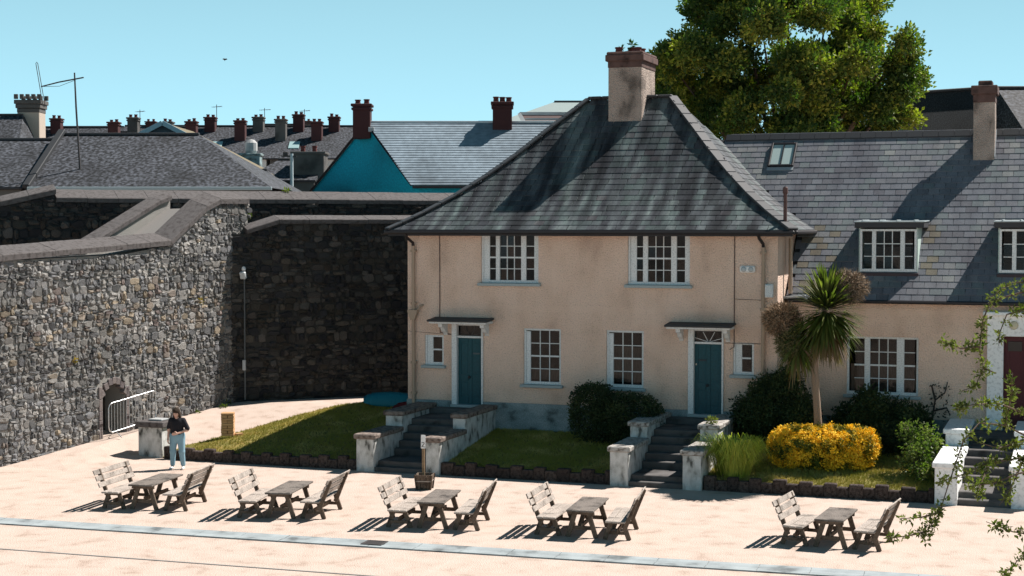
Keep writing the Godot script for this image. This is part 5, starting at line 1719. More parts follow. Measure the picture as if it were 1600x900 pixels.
# pts fill lobes [centre, radii]; shape > 2 makes the outline boxier
func foliage(parent: Node, called: String, lobes: Array, per_m2: float, sp: MB, m_: Material, cols: Array, shape := 2.0, patch := 1.2, depth := 0.45, down := -1.0) -> void:
	var ts := []
	var cs := []
	var nf := FastNoiseLite.new()
	nf.frequency = 0.9 / patch
	nf.seed = 77
	for lb in lobes:
		var c: Vector3 = lb[0]
		var r: Vector3 = lb[1]
		var area := 4.0 * PI * pow((pow(r.x * r.y, 1.6) + pow(r.x * r.z, 1.6) + pow(r.y * r.z, 1.6)) / 3.0, 1.0 / 1.6)
		for i in int(area * per_m2):
			var dd := V(rng.randfn(), rng.randfn(), rng.randfn()).normalized()
			if dd.y < down: continue
			if shape > 2.0:
				dd = dd / pow(pow(absf(dd.x), shape) + pow(absf(dd.y), shape) + pow(absf(dd.z), shape), 1.0 / shape)
			var p := c + dd * r * (1.0 - depth * pow(rng.randf(), 1.6)) * rf(0.96, 1.05)
			var q := clampf(nf.get_noise_3d(p.x, p.y, p.z) * 1.3 + 0.5 + rf(-0.28, 0.28), 0.0, 0.999) * (cols.size() - 1)
			var k := int(q)
			ts.append(T(p, Basis(V(rng.randfn(), rng.randfn(), rng.randfn()).normalized(), rf(0, TAU)).scaled(Vector3.ONE * rf(0.75, 1.3))))
			cs.append(cols[k].lerp(cols[k + 1], q - k) * rf(0.8, 1.2))
	copies(called, sp.mesh(m_), ts, cs, parent).set_meta("kind", "stuff")

func stems(parent: Node, base: Vector3, lobes: Array, r: float, m_: Material, called := "stem") -> void:
	var m := MB.new()
	for lb in lobes:
		var e: Vector3 = lb[0]
		var mid := base.lerp(e, 0.5) + V(rf(-0.1, 0.1), rf(0.0, 0.15), rf(-0.1, 0.1)) * base.distance_to(e)
		m.tube([base, mid, e, e + (e - mid) * 0.4], [r, r * 0.7, r * 0.4, r * 0.15], 6)
	part(called, m, m_, parent)

func shrub(called: String, label: String, cat: String, base: Vector3, lobes: Array, per: float, sp: MB, m_: Material, cols: Array, shape := 2.0, patch := 1.2, depth := 0.45) -> void:
	var t := thing(called, label, cat, base)
	var ls := []
	for l in lobes: ls.append([l[0] - base, l[1]])
	stems(t, Vector3.ZERO, ls, 0.03, M.bark)
	foliage(t, "foliage", ls, per, sp, m_, cols, shape, patch, depth)

func build_plants() -> void:
	# the great tree behind the houses
	var L := [[7.61, 13.76, 1.47], [7.16, 14.78, 0.94], [8.77, 15.65, 1.70], [9.66, 13.18, 2.06], [10.51, 17.54, 1.76], [11.69, 15.22, 2.35], [12.84, 17.83, 1.76], [12.58, 12.89, 2.35], [14.32, 15.94, 2.06], [14.63, 13.47, 2.20], [16.08, 15.22, 1.53], [16.10, 12.60, 1.91], [17.11, 13.62, 1.32], [17.57, 12.01, 1.23], [18.45, 11.66, 0.65], [17.69, 14.49, 0.76], [10.25, 11.43, 2.06], [13.48, 11.14, 2.35], [8.20, 11.72, 1.76], [15.82, 11.43, 1.76], [18.43, 13.70, 0.35], [17.89, 14.98, 0.38], [15.92, 16.38, 0.88], [8.47, 16.96, 0.88]]
	var t := thing("broadleaf_tree", "large broad green tree with yellow tinged crown behind the chimney", "tree", town(12.6, 0, 73), YAW)
	var lobes := []
	for q in L:
		var r: float = q[2]
		var n := 9 if r > 1.2 else 3
		for k in n:                                  # each bough carries several smaller clumps
			var off := V(rng.randfn(), rng.randfn() * 0.9, rng.randfn() * 1.5) * r * 0.5 if n > 3 else V(rf(-0.3, 0.3), rf(-0.3, 0.3), rf(-0.5, 0.5)) * r
			lobes.append([V(q[0] - 12.6, q[1], 0) + V(0, 0, rf(-2.2, 2.6) * clampf(r, 0.3, 1.0)) + off, V(1, 0.75, 1) * r * rf(0.3, 0.54)])
	var trunk := MB.new()
	trunk.tube([V(0, 0, 0), V(0.1, 3, 0), V(0, 7, 0.1), V(0.2, 10.5, 0)], [0.55, 0.42, 0.36, 0.28], 10)
	part("trunk", trunk, M.bark, t)
	var limbs := MB.new()
	for q in L:
		var e := V(q[0] - 12.6, q[1], rf(-1.0, 1.0))
		var b := V(0.1, rf(6.0, 10.0), 0)
		limbs.tube([b, b.lerp(e, 0.5) + V(0, -0.4, 0), e], [0.17, 0.1, 0.04], 6)
	part("limbs", limbs, M.bark, t)
	foliage(t, "crown", lobes, 21.0, spray(12, 0.16, 0.1, 0.3), M.leaf, [Color(0.06, 0.105, 0.035), Color(0.09, 0.145, 0.038), Color(0.2, 0.235, 0.05), Color(0.46, 0.43, 0.08)], 2.0, 1.0, 0.8)
	# clipped hedge under the right hand ground floor window
	var dark := [Color(0.018, 0.032, 0.014), Color(0.03, 0.05, 0.018), Color(0.05, 0.07, 0.025)]
	shrub("clipped_hedge", "dark green rounded hedge below the ground floor window by the right steps", "hedge", V(6.5, 0.75, 0.95), [[V(6.05, 1.45, 0.9), V(0.62, 0.75, 0.62)], [V(7.0, 1.32, 0.95), V(0.95, 0.66, 0.65)]], 170.0, spray(8, 0.07, 0.045, 0.09), M.gloss, dark, 3.2, 0.5, 0.3)
	shrub("dark_shrub", "dark spreading shrub between the right blue door and the palm", "shrub", V(10.9, 0.8, 0.6), [[V(10.5, 1.45, 0.5), V(0.65, 0.65, 0.55)], [V(11.2, 1.75, 0.4), V(0.75, 0.85, 0.6)], [V(10.75, 2.2, 0.35), V(0.4, 0.4, 0.35)], [V(11.6, 1.35, 0.6), V(0.6, 0.6, 0.6)], [V(11.35, 2.5, 0.3), V(0.3, 0.3, 0.3)]], 120.0, spray(8, 0.09, 0.05, 0.12), M.gloss, dark, 2.0, 0.6, 0.5)
	shrub("dark_shrub", "dark low shrubs under the cottage wing window behind the yellow bush", "shrub", V(13.7, 0.9, -0.4), [[V(13.0, 1.3, -0.3), V(0.6, 0.5, 0.5)], [V(13.75, 1.45, -0.35), V(0.65, 0.6, 0.55)], [V(14.45, 1.3, -0.3), V(0.65, 0.55, 0.5)], [V(13.35, 1.85, -0.6), V(0.3, 0.35, 0.25)], [V(14.2, 1.0, 0.5), V(0.9, 0.4, 0.7)]], 120.0, spray(8, 0.09, 0.05, 0.12), M.gloss, dark, 2.0, 0.6, 0.5)
	shrub("rose_shrub", "loose leafy green shrub beside the white step pillar", "shrub", V(15.0, 0.35, 2.7), [[V(15.0, 0.8, 2.8), V(0.5, 0.45, 0.45)], [V(15.15, 1.3, 2.4), V(0.42, 0.4, 0.4)], [V(14.75, 1.45, 2.3), V(0.25, 0.3, 0.25)], [V(15.3, 0.55, 3.3), V(0.28, 0.3, 0.3)]], 42.0, spray(8, 0.08, 0.05, 0.12), M.leaf, [Color(0.06, 0.09, 0.03), Color(0.13, 0.17, 0.05), Color(0.26, 0.27, 0.09)], 2.0, 0.5, 0.6)
	# bare dark climber on the wing wall
	var vm := MB.new()
	vm.col = Color(0.04, 0.03, 0.025)
	for b in [[V(15.0, 1.2, -1.15), V(15.1, 1.9, -1.2), V(15.35, 2.1, -1.22), V(15.42, 2.4, -1.22)], [V(15.1, 1.9, -1.2), V(15.0, 2.3, -1.22)], [V(15.05, 1.6, -1.2), V(15.4, 1.7, -1.2), V(15.5, 1.5, -1.2)]]:
		var rr := []
		for i in b.size(): rr.append(0.03 - 0.006 * i)
		vm.tube(b, rr, 5)
	for i in 60:
		vm.col = Color(0.03, 0.03, 0.025)
		leaf(vm, V(rf(14.95, 15.5), rf(1.3, 2.35), rf(-1.2, -1.1)), V(rf(-1, 1), rf(-1, 1), 0.3).normalized(), 0.1, 0.05, Color(0.025, 0.03, 0.02))
	tag(part("wall_climber", vm, M.gloss, self), "withered dark climber on the wing wall right of the window", "plant")
	# yellow bush round the palm
	shrub("golden_euonymus", "rounded golden yellow and green leaved bush round the palm trunk", "bush", V(12.6, 0.45, 2.1), [[V(11.95, 0.92, 2.2), V(0.72, 0.52, 0.78)], [V(12.65, 0.94, 2.15), V(0.85, 0.54, 0.85)], [V(13.3, 0.92, 2.0), V(0.66, 0.55, 0.72)]], 300.0, spray(8, 0.06, 0.042, 0.07), M.grass, [Color(0.07, 0.10, 0.014), Color(0.24, 0.21, 0.016), Color(0.85, 0.50, 0.02), Color(0.95, 0.60, 0.03), Color(0.95, 0.62, 0.04)], 2.8, 0.5, 0.22)
	# fountain of grass leaves by the right steps
	var gp := thing("ornamental_grass", "arching yellow green ornamental grass beside the right steps", "plant", V(10.6, 0.28, 3.6))
	var gm := MB.new()
	for i in 1500:
		var a := rf(0, TAU)
		var o := V(cos(a) * rf(0, 0.42) - 0.05, 0, sin(a) * rf(0, 0.3))
		var l := rf(0.5, 1.25)
		var a2 := a + rf(-0.6, 0.6)
		var h := V(cos(a2), 0, sin(a2))
		var q := rng.randf()
		gm.col = Color(0.2, 0.28, 0.035).lerp(Color(0.75, 0.68, 0.14), q * q if o.x < -0.1 else sqrt(q))
		var reach := rf(0.25, 0.72)
		var p1 := o + h * l * reach * 0.35 + V(0, l * 0.6, 0)
		var p2 := o + h * l * reach * 0.8 + V(0, l * 0.85, 0)
		var p3 := o + h * l * reach * 1.25 + V(0, l * rf(0.4, 0.75), 0)
		var s := h.cross(Vector3.UP) * 0.008
		gm.quad(o - s, o + s, p1 + s, p1 - s)
		gm.quad(p1 - s, p1 + s, p2 + s * 0.8, p2 - s * 0.8)
		gm.tri(p2 - s * 0.8, p2 + s * 0.8, p3)
	part("leaves", gm, M.leaf, gp)
	var cl := MB.new()
	for i in 40: cl.tube([V(rf(-0.4, 0.35), 0, rf(-0.25, 0.25)), V(rf(-0.5, 0.5), rf(0.5, 1.15), rf(-0.3, 0.3))], [0.012, 0.004], 4)
	part("stalks", cl, mat(0.20, 0.15, 0.06, 0.9), gp)
	leaf_ball(V(9.72, 1.52, 2.3), V(0.28, 0.12, 0.2), 70, Color(0.26, 0.24, 0.10), "cap_weed", "pale flowering weed on the right step wall coping", 0.09)
	build_palm()
	build_near_tree()
	# weeds along the foot of the sunlit wall and on the path edge
	for k in [[-7.35, -1.9, 1.0], [-7.55, -2.4, 1.4], [-7.75, -0.9, 0.8], [-8.0, 0.2, 0.7]]:
		leaf_ball(V(k[0], gh(k[1]) + 0.06, k[1]), V(0.22, 0.1, 0.25) * float(k[2]), 40, Color(0.13, 0.15, 0.04), "path_weed", "low green weed at the foot of the sunlit wall, " + {1.0: "second from the dark corner", 1.4: "largest, in the dark corner", 0.8: "third from the dark corner", 0.7: "nearest the barrier"}[k[2]], 0.08)

func build_palm() -> void:
	var t := thing("cabbage_palm", "cabbage palm with forked trunk, green sword leaves and dry flower heads", "palm", V(12.43, 0.45, 2.0))
	var tr := MB.new()
	tr.tube([V(0, 0, 0), V(0.02, 0.8, 0), V(-0.04, 1.7, 0), V(-0.1, 2.45, 0), V(-0.12, 2.7, 0)], [0.125, 0.105, 0.095, 0.095, 0.09], 12)
	part("trunk", tr, M.palmbark, t)
	var limb := MB.new()
	limb.tube([V(-0.12, 2.6, 0), V(-0.02, 3.1, 0), V(0.12, 3.75, 0), V(0.18, 4.2, 0)], [0.09, 0.085, 0.085, 0.06], 10)
	limb.tube([V(-0.12, 2.6, 0), V(-0.32, 2.95, 0.02), V(-0.5, 3.3, 0.05)], [0.085, 0.075, 0.06], 10)
	part("fork", limb, M.palmbark, t)
	var head := func(c: Vector3, n: int, l: float, droop: float, seed_tone: float) -> void:
		var m := MB.new()
		for i in n:
			var u := pow(rng.randf(), 0.8)
			var el := lerpf(1.45, -1.25, u)
			var a := rf(0, TAU)
			var h := V(cos(a), 0, sin(a))
			var dir := h * cos(el) + V(0, sin(el), 0)
			var o := c + V(0, -0.5 * u, 0) + h * 0.05
			var len := l * rf(0.75, 1.1)
			var s := h.cross(Vector3.UP) * 0.027
			var sag := V(0, -len * droop * (0.2 + u * 0.5), 0)
			m.col = Color(0.055, 0.075, 0.02).lerp(Color(0.17, 0.18, 0.06), rng.randf()) * (1.0 if u < 0.85 else 0.9)
			if u > 0.86: m.col = Color(0.20, 0.145, 0.075)
			if u < 0.3 and rng.randf() < 0.35: m.col = Color(0.26, 0.25, 0.09)
			var p1 := o + dir * len * 0.4 + sag * 0.12
			var p2 := o + dir * len * 0.75 + sag * 0.45
			var p3 := o + dir * len + sag
			var k := dir.cross(s).normalized() * 0.006
			m.tri(o, p1 + s + k, p1 - s + k)
			m.quad(p1 - s + k, p1 + s + k, p2 + s * 0.85, p2 - s * 0.85)
			m.tri(p2 - s * 0.85, p2 + s * 0.85, p3)
		part("leaf_head", m, M.leaf, t)
	head.call(V(0.2, 4.25, 0.0), 950, 1.08, 0.3, 0.0)
	head.call(V(-0.52, 3.4, 0.05), 260, 0.6, 0.95, 0.0)
	var fuzz := func(c: Vector3, r: Vector3, n: int, col: Color) -> void:
		var m := MB.new()
		for i in n:
			var dd := V(rng.randfn(), rng.randfn(), rng.randfn()).normalized()
			var p := c + dd * r * pow(rng.randf(), 0.5) * 0.85
			var e := p + (dd + V(rf(-0.8, 0.8), rf(-0.8, 0.5), rf(-0.8, 0.8))).normalized() * rf(0.08, 0.2)
			var s := (e - p).cross(V(rf(-1, 1), rf(-1, 1), 0.3)).normalized() * 0.011
			m.col = col * rf(0.55, 1.35)
			m.tri(p - s, p + s, e)
			m.tri(p.lerp(e, 0.5) - s * 1.3, p.lerp(e, 0.5) + s * 1.3, p.lerp(e, 0.5) + V(rf(-0.05, 0.05), rf(-0.05, 0.05), rf(-0.05, 0.05)))
		part("flower_head", m, M.cloth, t)
		var st := MB.new()
		st.tube([V(0.1, 3.9, 0) if c.x > 0 else V(-0.4, 3.3, 0), c], [0.03, 0.015], 6)
		part("flower_stalk", st, M.palmbark, t)
	fuzz.call(V(0.72, 4.62, -0.15), V(0.58, 0.48, 0.46), 3600, Color(0.26, 0.19, 0.13))
	fuzz.call(V(-0.95, 3.75, 0.0), V(0.56, 0.5, 0.45), 4200, Color(0.27, 0.18, 0.11))
	fuzz.call(V(-0.72, 3.15, 0.1), V(0.42, 0.5, 0.38), 2600, Color(0.15, 0.14, 0.06))
	fuzz.call(V(0.25, 3.15, 0.0), V(0.22, 0.5, 0.22), 700, Color(0.26, 0.18, 0.11))

func build_near_tree() -> void:
	var t := thing("overhanging_tree", "slender leafy branches of a near tree reaching in at the right edge", "tree", V(19.6, 0, 20.7))
	var br := [
[V(18.66, 6.23, 21.15), V(18.04, 5.89, 21.32), V(17.88, 5.88, 21.42), V(17.58, 5.66, 21.75)],
[V(18.74, 5.83, 21.64), V(18.07, 5.80, 22.22), V(17.67, 5.68, 22.30), V(17.58, 5.44, 22.31), V(17.54, 5.08, 22.32), V(17.59, 4.84, 22.33), V(17.50, 4.61, 22.34), V(17.30, 4.53, 22.33)],
[V(17.55, 5.11, 22.35), V(17.33, 5.09, 22.5), V(17.10, 5.19, 22.6)],
[V(18.74, 5.81, 21.18), V(18.12, 5.56, 21.29), V(17.83, 5.47, 21.49), V(17.75, 5.24, 21.57), V(17.74, 5.07, 21.59)],
[V(17.59, 4.84, 22.34), V(17.75, 4.78, 22.33)],
[V(18.84, 4.19, 20.67), V(18.07, 4.25, 21.93), V(17.79, 4.42, 22.45), V(17.51, 4.44, 22.89), V(17.28, 4.37, 23.05)],
[V(18.85, 3.75, 21.26), V(18.14, 3.86, 21.36), V(17.83, 4.04, 21.56), V(17.53, 4.10, 21.90), V(17.35, 3.89, 22.18), V(17.18, 3.33, 22.35), V(17.09, 3.01, 22.42), V(16.95, 2.78, 22.53), V(16.89, 2.66, 22.58)],
[V(17.09, 3.01, 22.42), V(16.84, 2.89, 22.2), V(16.57, 2.84, 22.1)],
[V(16.95, 2.78, 22.53), V(16.72, 2.72, 22.6), V(16.41, 2.65, 22.54)],
[V(18.85, 3.59, 21.27), V(18.07, 3.61, 21.41), V(17.65, 3.58, 21.77), V(17.29, 3.45, 22.27), V(17.03, 3.38, 22.44)],
[V(17.83, 4.04, 21.56), V(17.92, 4.49, 21.9), V(17.93, 4.77, 22.1)],
[V(17.65, 3.58, 21.77), V(17.57, 3.35, 22.2), V(17.52, 3.21, 22.4)],
[V(18.07, 3.61, 21.41), V(17.88, 3.16, 21.56), V(17.77, 3.01, 21.67)],
[V(18.86, 2.58, 21.63), V(18.18, 2.78, 22.32), V(17.96, 2.82, 22.40), V(17.65, 2.93, 22.43)],
[V(18.87, 2.41, 20.73), V(18.17, 2.49, 21.83), V(18.03, 2.41, 22.11), V(17.85, 2.26, 22.44)],
[V(18.14, 3.86, 21.36), V(17.76, 3.75, 21.64), V(17.50, 3.86, 21.95)],
[V(18.85, 3.63, 21.59), V(18.02, 3.54, 22.36), V(17.72, 3.41, 22.42), V(17.42, 3.36, 22.43)]]
	var o := V(19.6, 0, 20.7)
	var tm := MB.new()
	tm.tube([V(0, 0, 0), V(0.05, 2, 0), V(-0.05, 4, 0.1), V(0.1, 6.5, 0), V(0.0, 8.5, 0)], [0.16, 0.13, 0.1, 0.07, 0.03], 10)
	part("trunk", tm, M.bark, t)
	var sp := spray(8, 0.07, 0.04, 0.05)
	var ts := []
	var cs := []
	for i in br.size():
		var b: Array = br[i]
		var pts := []
		var rad := []
		if b[0].x > 18.6:
			pts.append(V(0, clampf(b[0].y - 0.8, 0.5, 8.0), 0)); rad.append(0.03)
		for k in b.size():
			pts.append(b[k] - o)
			rad.append(lerpf(0.014, 0.004, float(k) / (b.size() - 1)))
		var m := MB.new()
		m.tube(pts, rad, 6)
		part("branch", m, M.bark, t)
		var thin := i == 5 or i == 6
		for k in b.size() - 1:
			if b[k].x > 18.5 and b[k + 1].x > 18.2: continue
			var n := int(b[k].distance_to(b[k + 1]) * (26 if thin and k < b.size() - 3 else 52))
			for j in n:
				var p: Vector3 = b[k].lerp(b[k + 1], rng.randf())
				if p.x > 18.35: continue
				# leaves sit in tufts along the twig
				var w := 0.5 + 0.5 * sin(p.x * 31.0 + p.y * 27.0 + i)
				if rng.randf() > w * 1.1: continue
				ts.append(T(p - o + V(rng.randfn(), rng.randfn(), rng.randfn()) * 0.022, Basis(V(rng.randfn(), rng.randfn(), rng.randfn()).normalized(), rf(0, TAU)).scaled(Vector3.ONE * rf(0.5, 1.0))))
				cs.append(Color(0.07, 0.085, 0.025).lerp(Color(0.3, 0.29, 0.1), pow(rng.randf(), 1.3)))
	copies("foliage", sp.mesh(M.leaf), ts, cs, t).set_meta("kind", "stuff")

# ---------------------------------------------------------------- the woman
func sdf_mesh(bones: Array, cell: float, k: float, col := Color.WHITE, sq := Vector3.ONE) -> MB:
	# bones: [a, ra, b, rb]; smooth union of tapered capsules, meshed as surface nets
	var lo := Vector3.ONE * 1e9
	var hi := -lo
	for b in bones:
		for e in [[b[0], b[1]], [b[2], b[3]]]:
			lo = lo.min(e[0] - Vector3.ONE * (e[1] + cell * 3 + k)); hi = hi.max(e[0] + Vector3.ONE * (e[1] + cell * 3 + k))
	var n := Vector3i(((hi - lo) / cell).ceil()) + Vector3i.ONE
	var f := PackedFloat32Array()
	f.resize(n.x * n.y * n.z)
	f.fill(1.0)
	for b in bones:
		var a: Vector3 = b[0]
		var e: Vector3 = b[2]
		var rm: float = maxf(b[1], b[3]) + k + cell * 2
		var i0 := Vector3i(((a.min(e) - Vector3.ONE * rm - lo) / cell).floor()).clamp(Vector3i.ZERO, n - Vector3i.ONE)
		var i1 := Vector3i(((a.max(e) + Vector3.ONE * rm - lo) / cell).ceil()).clamp(Vector3i.ZERO, n - Vector3i.ONE)
		var ab := e - a
		var l2 := maxf(ab.length_squared(), 1e-9)
		for z in range(i0.z, i1.z + 1):
			for y in range(i0.y, i1.y + 1):
				for x in range(i0.x, i1.x + 1):
					var p := lo + V(x, y, z) * cell
					var h := clampf((p - a).dot(ab) / l2, 0.0, 1.0)
					var dd := (p - a - ab * h).length() - lerpf(b[1], b[3], h)
					var id := x + n.x * (y + n.y * z)
					var o := f[id]
					var q := maxf(k - absf(o - dd), 0.0) / k
					f[id] = minf(o, dd) - q * q * k * 0.25
	var m := MB.new()
	m.col = col
	var vid := {}
	var P := []
	var N := []
	var sx := n.x
	var sxy := n.x * n.y
	for z in n.z - 1:
		for y in n.y - 1:
			for x in n.x - 1:
				var id := x + sx * y + sxy * z
				var s := 0
				var g := [f[id], f[id + 1], f[id + sx], f[id + sx + 1], f[id + sxy], f[id + sxy + 1], f[id + sxy + sx], f[id + sxy + sx + 1]]
				for c in 8:
					if g[c] < 0.0: s += 1
				if s == 0 or s == 8: continue
				var acc := Vector3.ZERO
				var cnt := 0
				for ed in [[0, 1], [2, 3], [4, 5], [6, 7], [0, 2], [1, 3], [4, 6], [5, 7], [0, 4], [1, 5], [2, 6], [3, 7]]:
					var ga: float = g[ed[0]]
					var gb: float = g[ed[1]]
					if (ga < 0.0) == (gb < 0.0): continue
					var u := ga / (ga - gb)
					acc += V(ed[0] & 1, (ed[0] >> 1) & 1, ed[0] >> 2).lerp(V(ed[1] & 1, (ed[1] >> 1) & 1, ed[1] >> 2), u)
					cnt += 1
				vid[id] = P.size()
				P.append(lo + (V(x, y, z) + acc / cnt) * cell)
				N.append(V(g[1] + g[3] + g[5] + g[7] - g[0] - g[2] - g[4] - g[6], g[2] + g[3] + g[6] + g[7] - g[0] - g[1] - g[4] - g[5], g[4] + g[5] + g[6] + g[7] - g[0] - g[1] - g[2] - g[3]).normalized())
	for z in range(1, n.z - 1):
		for y in range(1, n.y - 1):
			for x in range(1, n.x - 1):
				var id := x + sx * y + sxy * z
				for ax in [[1, sx, sxy], [sx, sxy, 1], [sxy, 1, sx]]:
					if (f[id] < 0.0) == (f[id + ax[0]] < 0.0): continue
					var q := [id, id - ax[1], id - ax[1] - ax[2], id - ax[2]]
					if not (vid.has(q[0]) and vid.has(q[1]) and vid.has(q[2]) and vid.has(q[3])): continue
					var i := []
					for w in q: i.append(vid[w])
					if f[id] >= 0.0: i.reverse()
					m.smooth([P[i[0]], P[i[1]], P[i[2]]], [N[i[0]], N[i[1]], N[i[2]]])
					m.smooth([P[i[0]], P[i[2]], P[i[3]]], [N[i[0]], N[i[2]], N[i[3]]])
	return m

func hand_bones(w: Vector3, dir: Vector3, palm: Vector3, out: Vector3) -> Array:
	# w: wrist, dir: along the fingers, palm: the way the palm faces, out: towards the thumb
	var r := [[w, 0.024, w + dir * 0.045, 0.03], [w + dir * 0.045 + out * 0.02, 0.02, w + dir * 0.09 + out * 0.026, 0.013], [w + dir * 0.045 - out * 0.02, 0.02, w + dir * 0.085 - out * 0.028, 0.012]]
	var ln := [0.075, 0.085, 0.078, 0.06]
	for i in 4:
		var b := w + dir * 0.088 + out * (0.03 - 0.02 * i)
		var m: Vector3 = b + dir * ln[i] * 0.5 + palm * 0.012
		r.append([b, 0.0095, m, 0.009])
		r.append([m, 0.009, m + (dir * 0.7 + palm * 0.7).normalized() * ln[i] * 0.5, 0.0075])
	var tb := w + dir * 0.03 + out * 0.03
	r.append([tb, 0.014, tb + (out + dir * 0.9 + palm * 0.3).normalized() * 0.04, 0.011])
	r.append([tb + (out + dir * 0.9 + palm * 0.3).normalized() * 0.04, 0.011, tb + (out + dir * 0.9 + palm * 0.3).normalized() * 0.04 + (dir + palm * 0.4).normalized() * 0.03, 0.009])
	return r

func build_woman() -> void:
	# local: +z is the way she faces, +x her left
	var t := thing("person", "person in black top and light blue jeans with long dark hair, looking down", "person", V(-4.36, 0.0, 5.72), 14.0)
	var hipl := V(0.09, 0.86, 0)
	var hipr := V(-0.09, 0.86, 0)
	var kl := V(0.13, 0.47, 0.03)
	var kr := V(-0.12, 0.47, 0.02)
	var al := V(0.15, 0.085, -0.02)
	var ar := V(-0.14, 0.085, -0.01)
	var shl := V(0.175, 1.335, 0)
	var shr := V(-0.175, 1.335, 0)
	var ell := V(0.28, 1.08, 0.02)
	var wrl := V(0.07, 1.0, 0.19)
	var elr := V(-0.235, 1.075, -0.01)
	var wrr := V(-0.235, 0.85, 0.09)
	var neck := V(0, 1.37, 0.0)
	var head := V(-0.015, 1.535, 0.035)
	var body := [[hipl, 0.075, kl, 0.052], [kl, 0.056, al, 0.036], [hipr, 0.075, kr, 0.052], [kr, 0.056, ar, 0.036], [al + V(0, -0.045, 0), 0.034, al + V(0.02, -0.055, 0.13), 0.026], [ar + V(0, -0.045, 0), 0.034, ar + V(-0.02, -0.055, 0.13), 0.026], [hipl, 0.09, hipr, 0.09], [V(0.03, 0.98, 0), 0.105, V(0.02, 1.08, 0.005), 0.108], [V(-0.03, 0.98, 0), 0.105, V(-0.02, 1.08, 0.005), 0.108], [V(0.05, 1.08, 0), 0.1, V(0.07, 1.28, 0.005), 0.105], [V(-0.05, 1.08, 0), 0.1, V(-0.07, 1.28, 0.005), 0.105], [shl, 0.058, shr, 0.058], [V(0, 1.3, 0), 0.07, neck + V(0, 0.06, 0.01), 0.048], [shl, 0.054, ell, 0.041], [ell, 0.04, wrl, 0.026], [shr, 0.054, elr, 0.041], [elr, 0.04, wrr, 0.026]]
	var bm := sdf_mesh(body, 0.017, 0.05)
	# head with brow, nose, chin, ears
	var f := V(-0.25, -0.3, 0.92).normalized()
	var sd := Vector3.UP.cross(f).normalized()
	var u := f.cross(sd)
	var hb := [[neck + V(0, 0.0, 0.0), 0.05, neck + V(0, 0.1, 0.012), 0.047], [head + u * 0.03 - f * 0.02, 0.088, head - u * 0.01 + f * 0.01, 0.078], [head - u * 0.05 + f * 0.03, 0.06, head - u * 0.085 + f * 0.05, 0.032], [head + u * 0.02 + f * 0.075, 0.016, head - u * 0.025 + f * 0.1, 0.013], [head - u * 0.025 + f * 0.1, 0.013, head - u * 0.032 + f * 0.092, 0.015], [head + u * 0.025 + f * 0.078 + sd * 0.03, 0.012, head + u * 0.025 + f * 0.078 - sd * 0.03, 0.012], [head + sd * 0.082, 0.02, head + sd * 0.084 - u * 0.03, 0.012], [head - sd * 0.082, 0.02, head - sd * 0.084 - u * 0.03, 0.012], [head - u * 0.058 + f * 0.083 + sd * 0.016, 0.009, head - u * 0.058 + f * 0.083 - sd * 0.016, 0.009]]
	var hm := sdf_mesh(hb, 0.007, 0.02)
	bm.put(hm, Transform3D())
	bm.put(sdf_mesh(hand_bones(wrl, V(-0.9, -0.1, 0.25).normalized(), V(-0.2, -0.3, -0.9).normalized(), V(0, 1, 0)), 0.006, 0.012), Transform3D())
	bm.put(sdf_mesh(hand_bones(wrr, V(0.05, -0.95, 0.2).normalized(), V(1, 0, 0), V(0, 0.2, 1).normalized()), 0.006, 0.012), Transform3D())
	var b := part("body", bm, M.skin, t)
	var ey := MB.new()
	for s in [-1, 1]:
		ey.col = Color(0.02, 0.015, 0.012)
		ey.lathe(head + f * 0.079 + sd * 0.031 * s + u * 0.004 - V(0, 0.008, 0), [[0, 0], [0.009, 0.004], [0.011, 0.008], [0.009, 0.012], [0, 0.016]], 8)
		ey.col = Color(0.05, 0.03, 0.02)
		ey.tube([head + f * 0.088 + sd * 0.016 * s + u * 0.024, head + f * 0.085 + sd * 0.034 * s + u * 0.028, head + f * 0.074 + sd * 0.05 * s + u * 0.022], [0.004, 0.005, 0.003], 5)
	ey.col = Color(0.35, 0.12, 0.11)
	ey.tube([head - u * 0.058 + f * 0.088 + sd * 0.02, head - u * 0.06 + f * 0.094, head - u * 0.058 + f * 0.088 - sd * 0.02], [0.004, 0.006, 0.004], 6)
	part("face", ey, M.cloth, b)
	var dark := Color(0.012, 0.013, 0.018)
	var top := [[V(0.055, 1.0, 0), 0.135, V(0.03, 1.1, 0.005), 0.128], [V(-0.055, 1.0, 0), 0.135, V(-0.03, 1.1, 0.005), 0.128], [V(0.05, 1.1, 0), 0.118, V(0.07, 1.28, 0.01), 0.122], [V(-0.05, 1.1, 0), 0.118, V(-0.07, 1.28, 0.01), 0.122], [shl + V(-0.02, 0, 0), 0.068, shr + V(0.02, 0, 0), 0.068], [shl, 0.068, ell + V(0.01, 0.04, 0), 0.066], [shr, 0.068, elr + V(-0.005, 0.06, 0), 0.062], [V(0.05, 1.2, 0.07), 0.07, V(0.05, 1.18, 0.075), 0.065], [V(-0.05, 1.2, 0.07), 0.07, V(-0.05, 1.18, 0.075), 0.065]]
	part("top", sdf_mesh(top, 0.015, 0.04, dark), M.cloth, t)
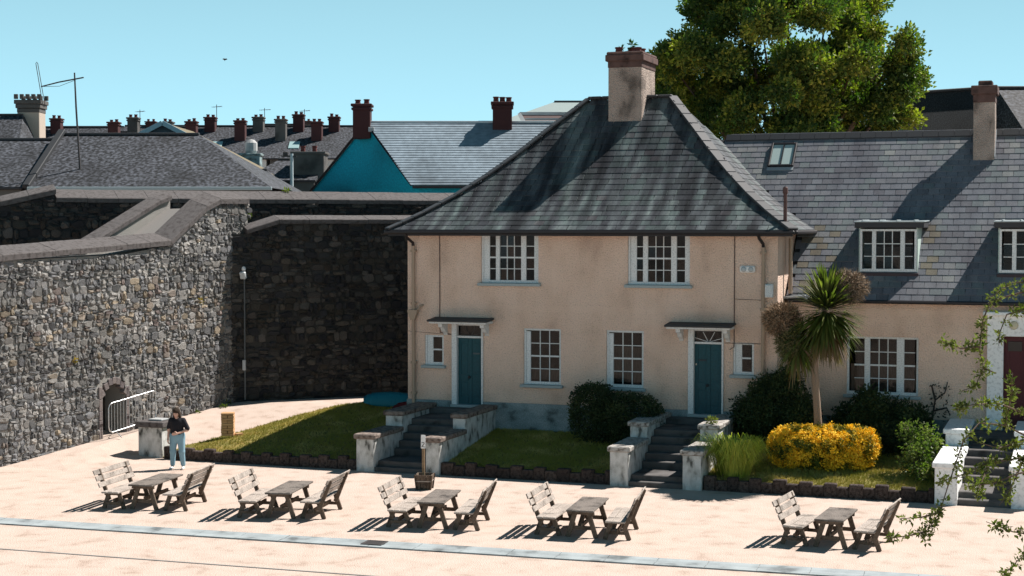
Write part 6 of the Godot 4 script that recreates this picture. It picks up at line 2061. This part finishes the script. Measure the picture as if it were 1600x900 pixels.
	var jn := Color(0.20, 0.33, 0.40)
	var jeans := [[hipl + V(0, 0.06, 0), 0.128, hipr + V(0, 0.06, 0), 0.128], [hipl + V(0.01, 0.0, 0), 0.118, kl + V(0.005, 0.02, 0), 0.082], [kl, 0.082, al + V(0, 0.05, 0), 0.066], [hipr + V(-0.01, 0.0, 0), 0.118, kr + V(-0.005, 0.02, 0), 0.082], [kr, 0.082, ar + V(0, 0.05, 0), 0.066], [hipl + V(0, -0.02, -0.05), 0.1, hipr + V(0, -0.02, -0.05), 0.1], [V(0, 0.98, 0), 0.13, V(0, 0.84, 0), 0.12]]
	part("jeans", sdf_mesh(jeans, 0.015, 0.03, jn), M.cloth, t)
	for s in [al, ar]:
		var q := -0.01 if s.x < 0 else 0.01
		part("shoe", sdf_mesh([[s + V(0, -0.04, -0.02), 0.043, s + V(q, -0.047, 0.06), 0.038], [s + V(q, -0.047, 0.06), 0.038, s + V(q * 2.5, -0.054, 0.15), 0.031]], 0.009, 0.02, Color(0.72, 0.70, 0.68)), M.cloth, t)
	var hc := Color(0.035, 0.02, 0.014)
	var hair := [[head + u * 0.045 - f * 0.03, 0.094, head - u * 0.02 - f * 0.045, 0.088], [head + u * 0.06 + f * 0.02, 0.07, head + u * 0.07 - f * 0.03, 0.08], [head - f * 0.06 - u * 0.02, 0.08, V(0.03, 1.36, -0.085), 0.065], [V(0.03, 1.36, -0.085), 0.065, V(0.05, 1.17, -0.1), 0.035], [head + sd * 0.07 - f * 0.01, 0.035, V(0.1, 1.36, 0.0), 0.035], [V(0.1, 1.36, 0.0), 0.035, V(0.12, 1.22, 0.07), 0.018], [head - sd * 0.07 - f * 0.01, 0.032, V(-0.09, 1.38, 0.0), 0.024]]
	part("hair", sdf_mesh(hair, 0.011, 0.03, hc), M.cloth, t)

func _ready() -> void:
	rng.seed = 20240611
	setup_view()
	make_materials()
	build_ground()
	build_lawns()
	build_rampart()
	build_house()
	build_wing()
	build_steps()
	build_town()
	build_plants()
	build_picnic()
	build_woman()
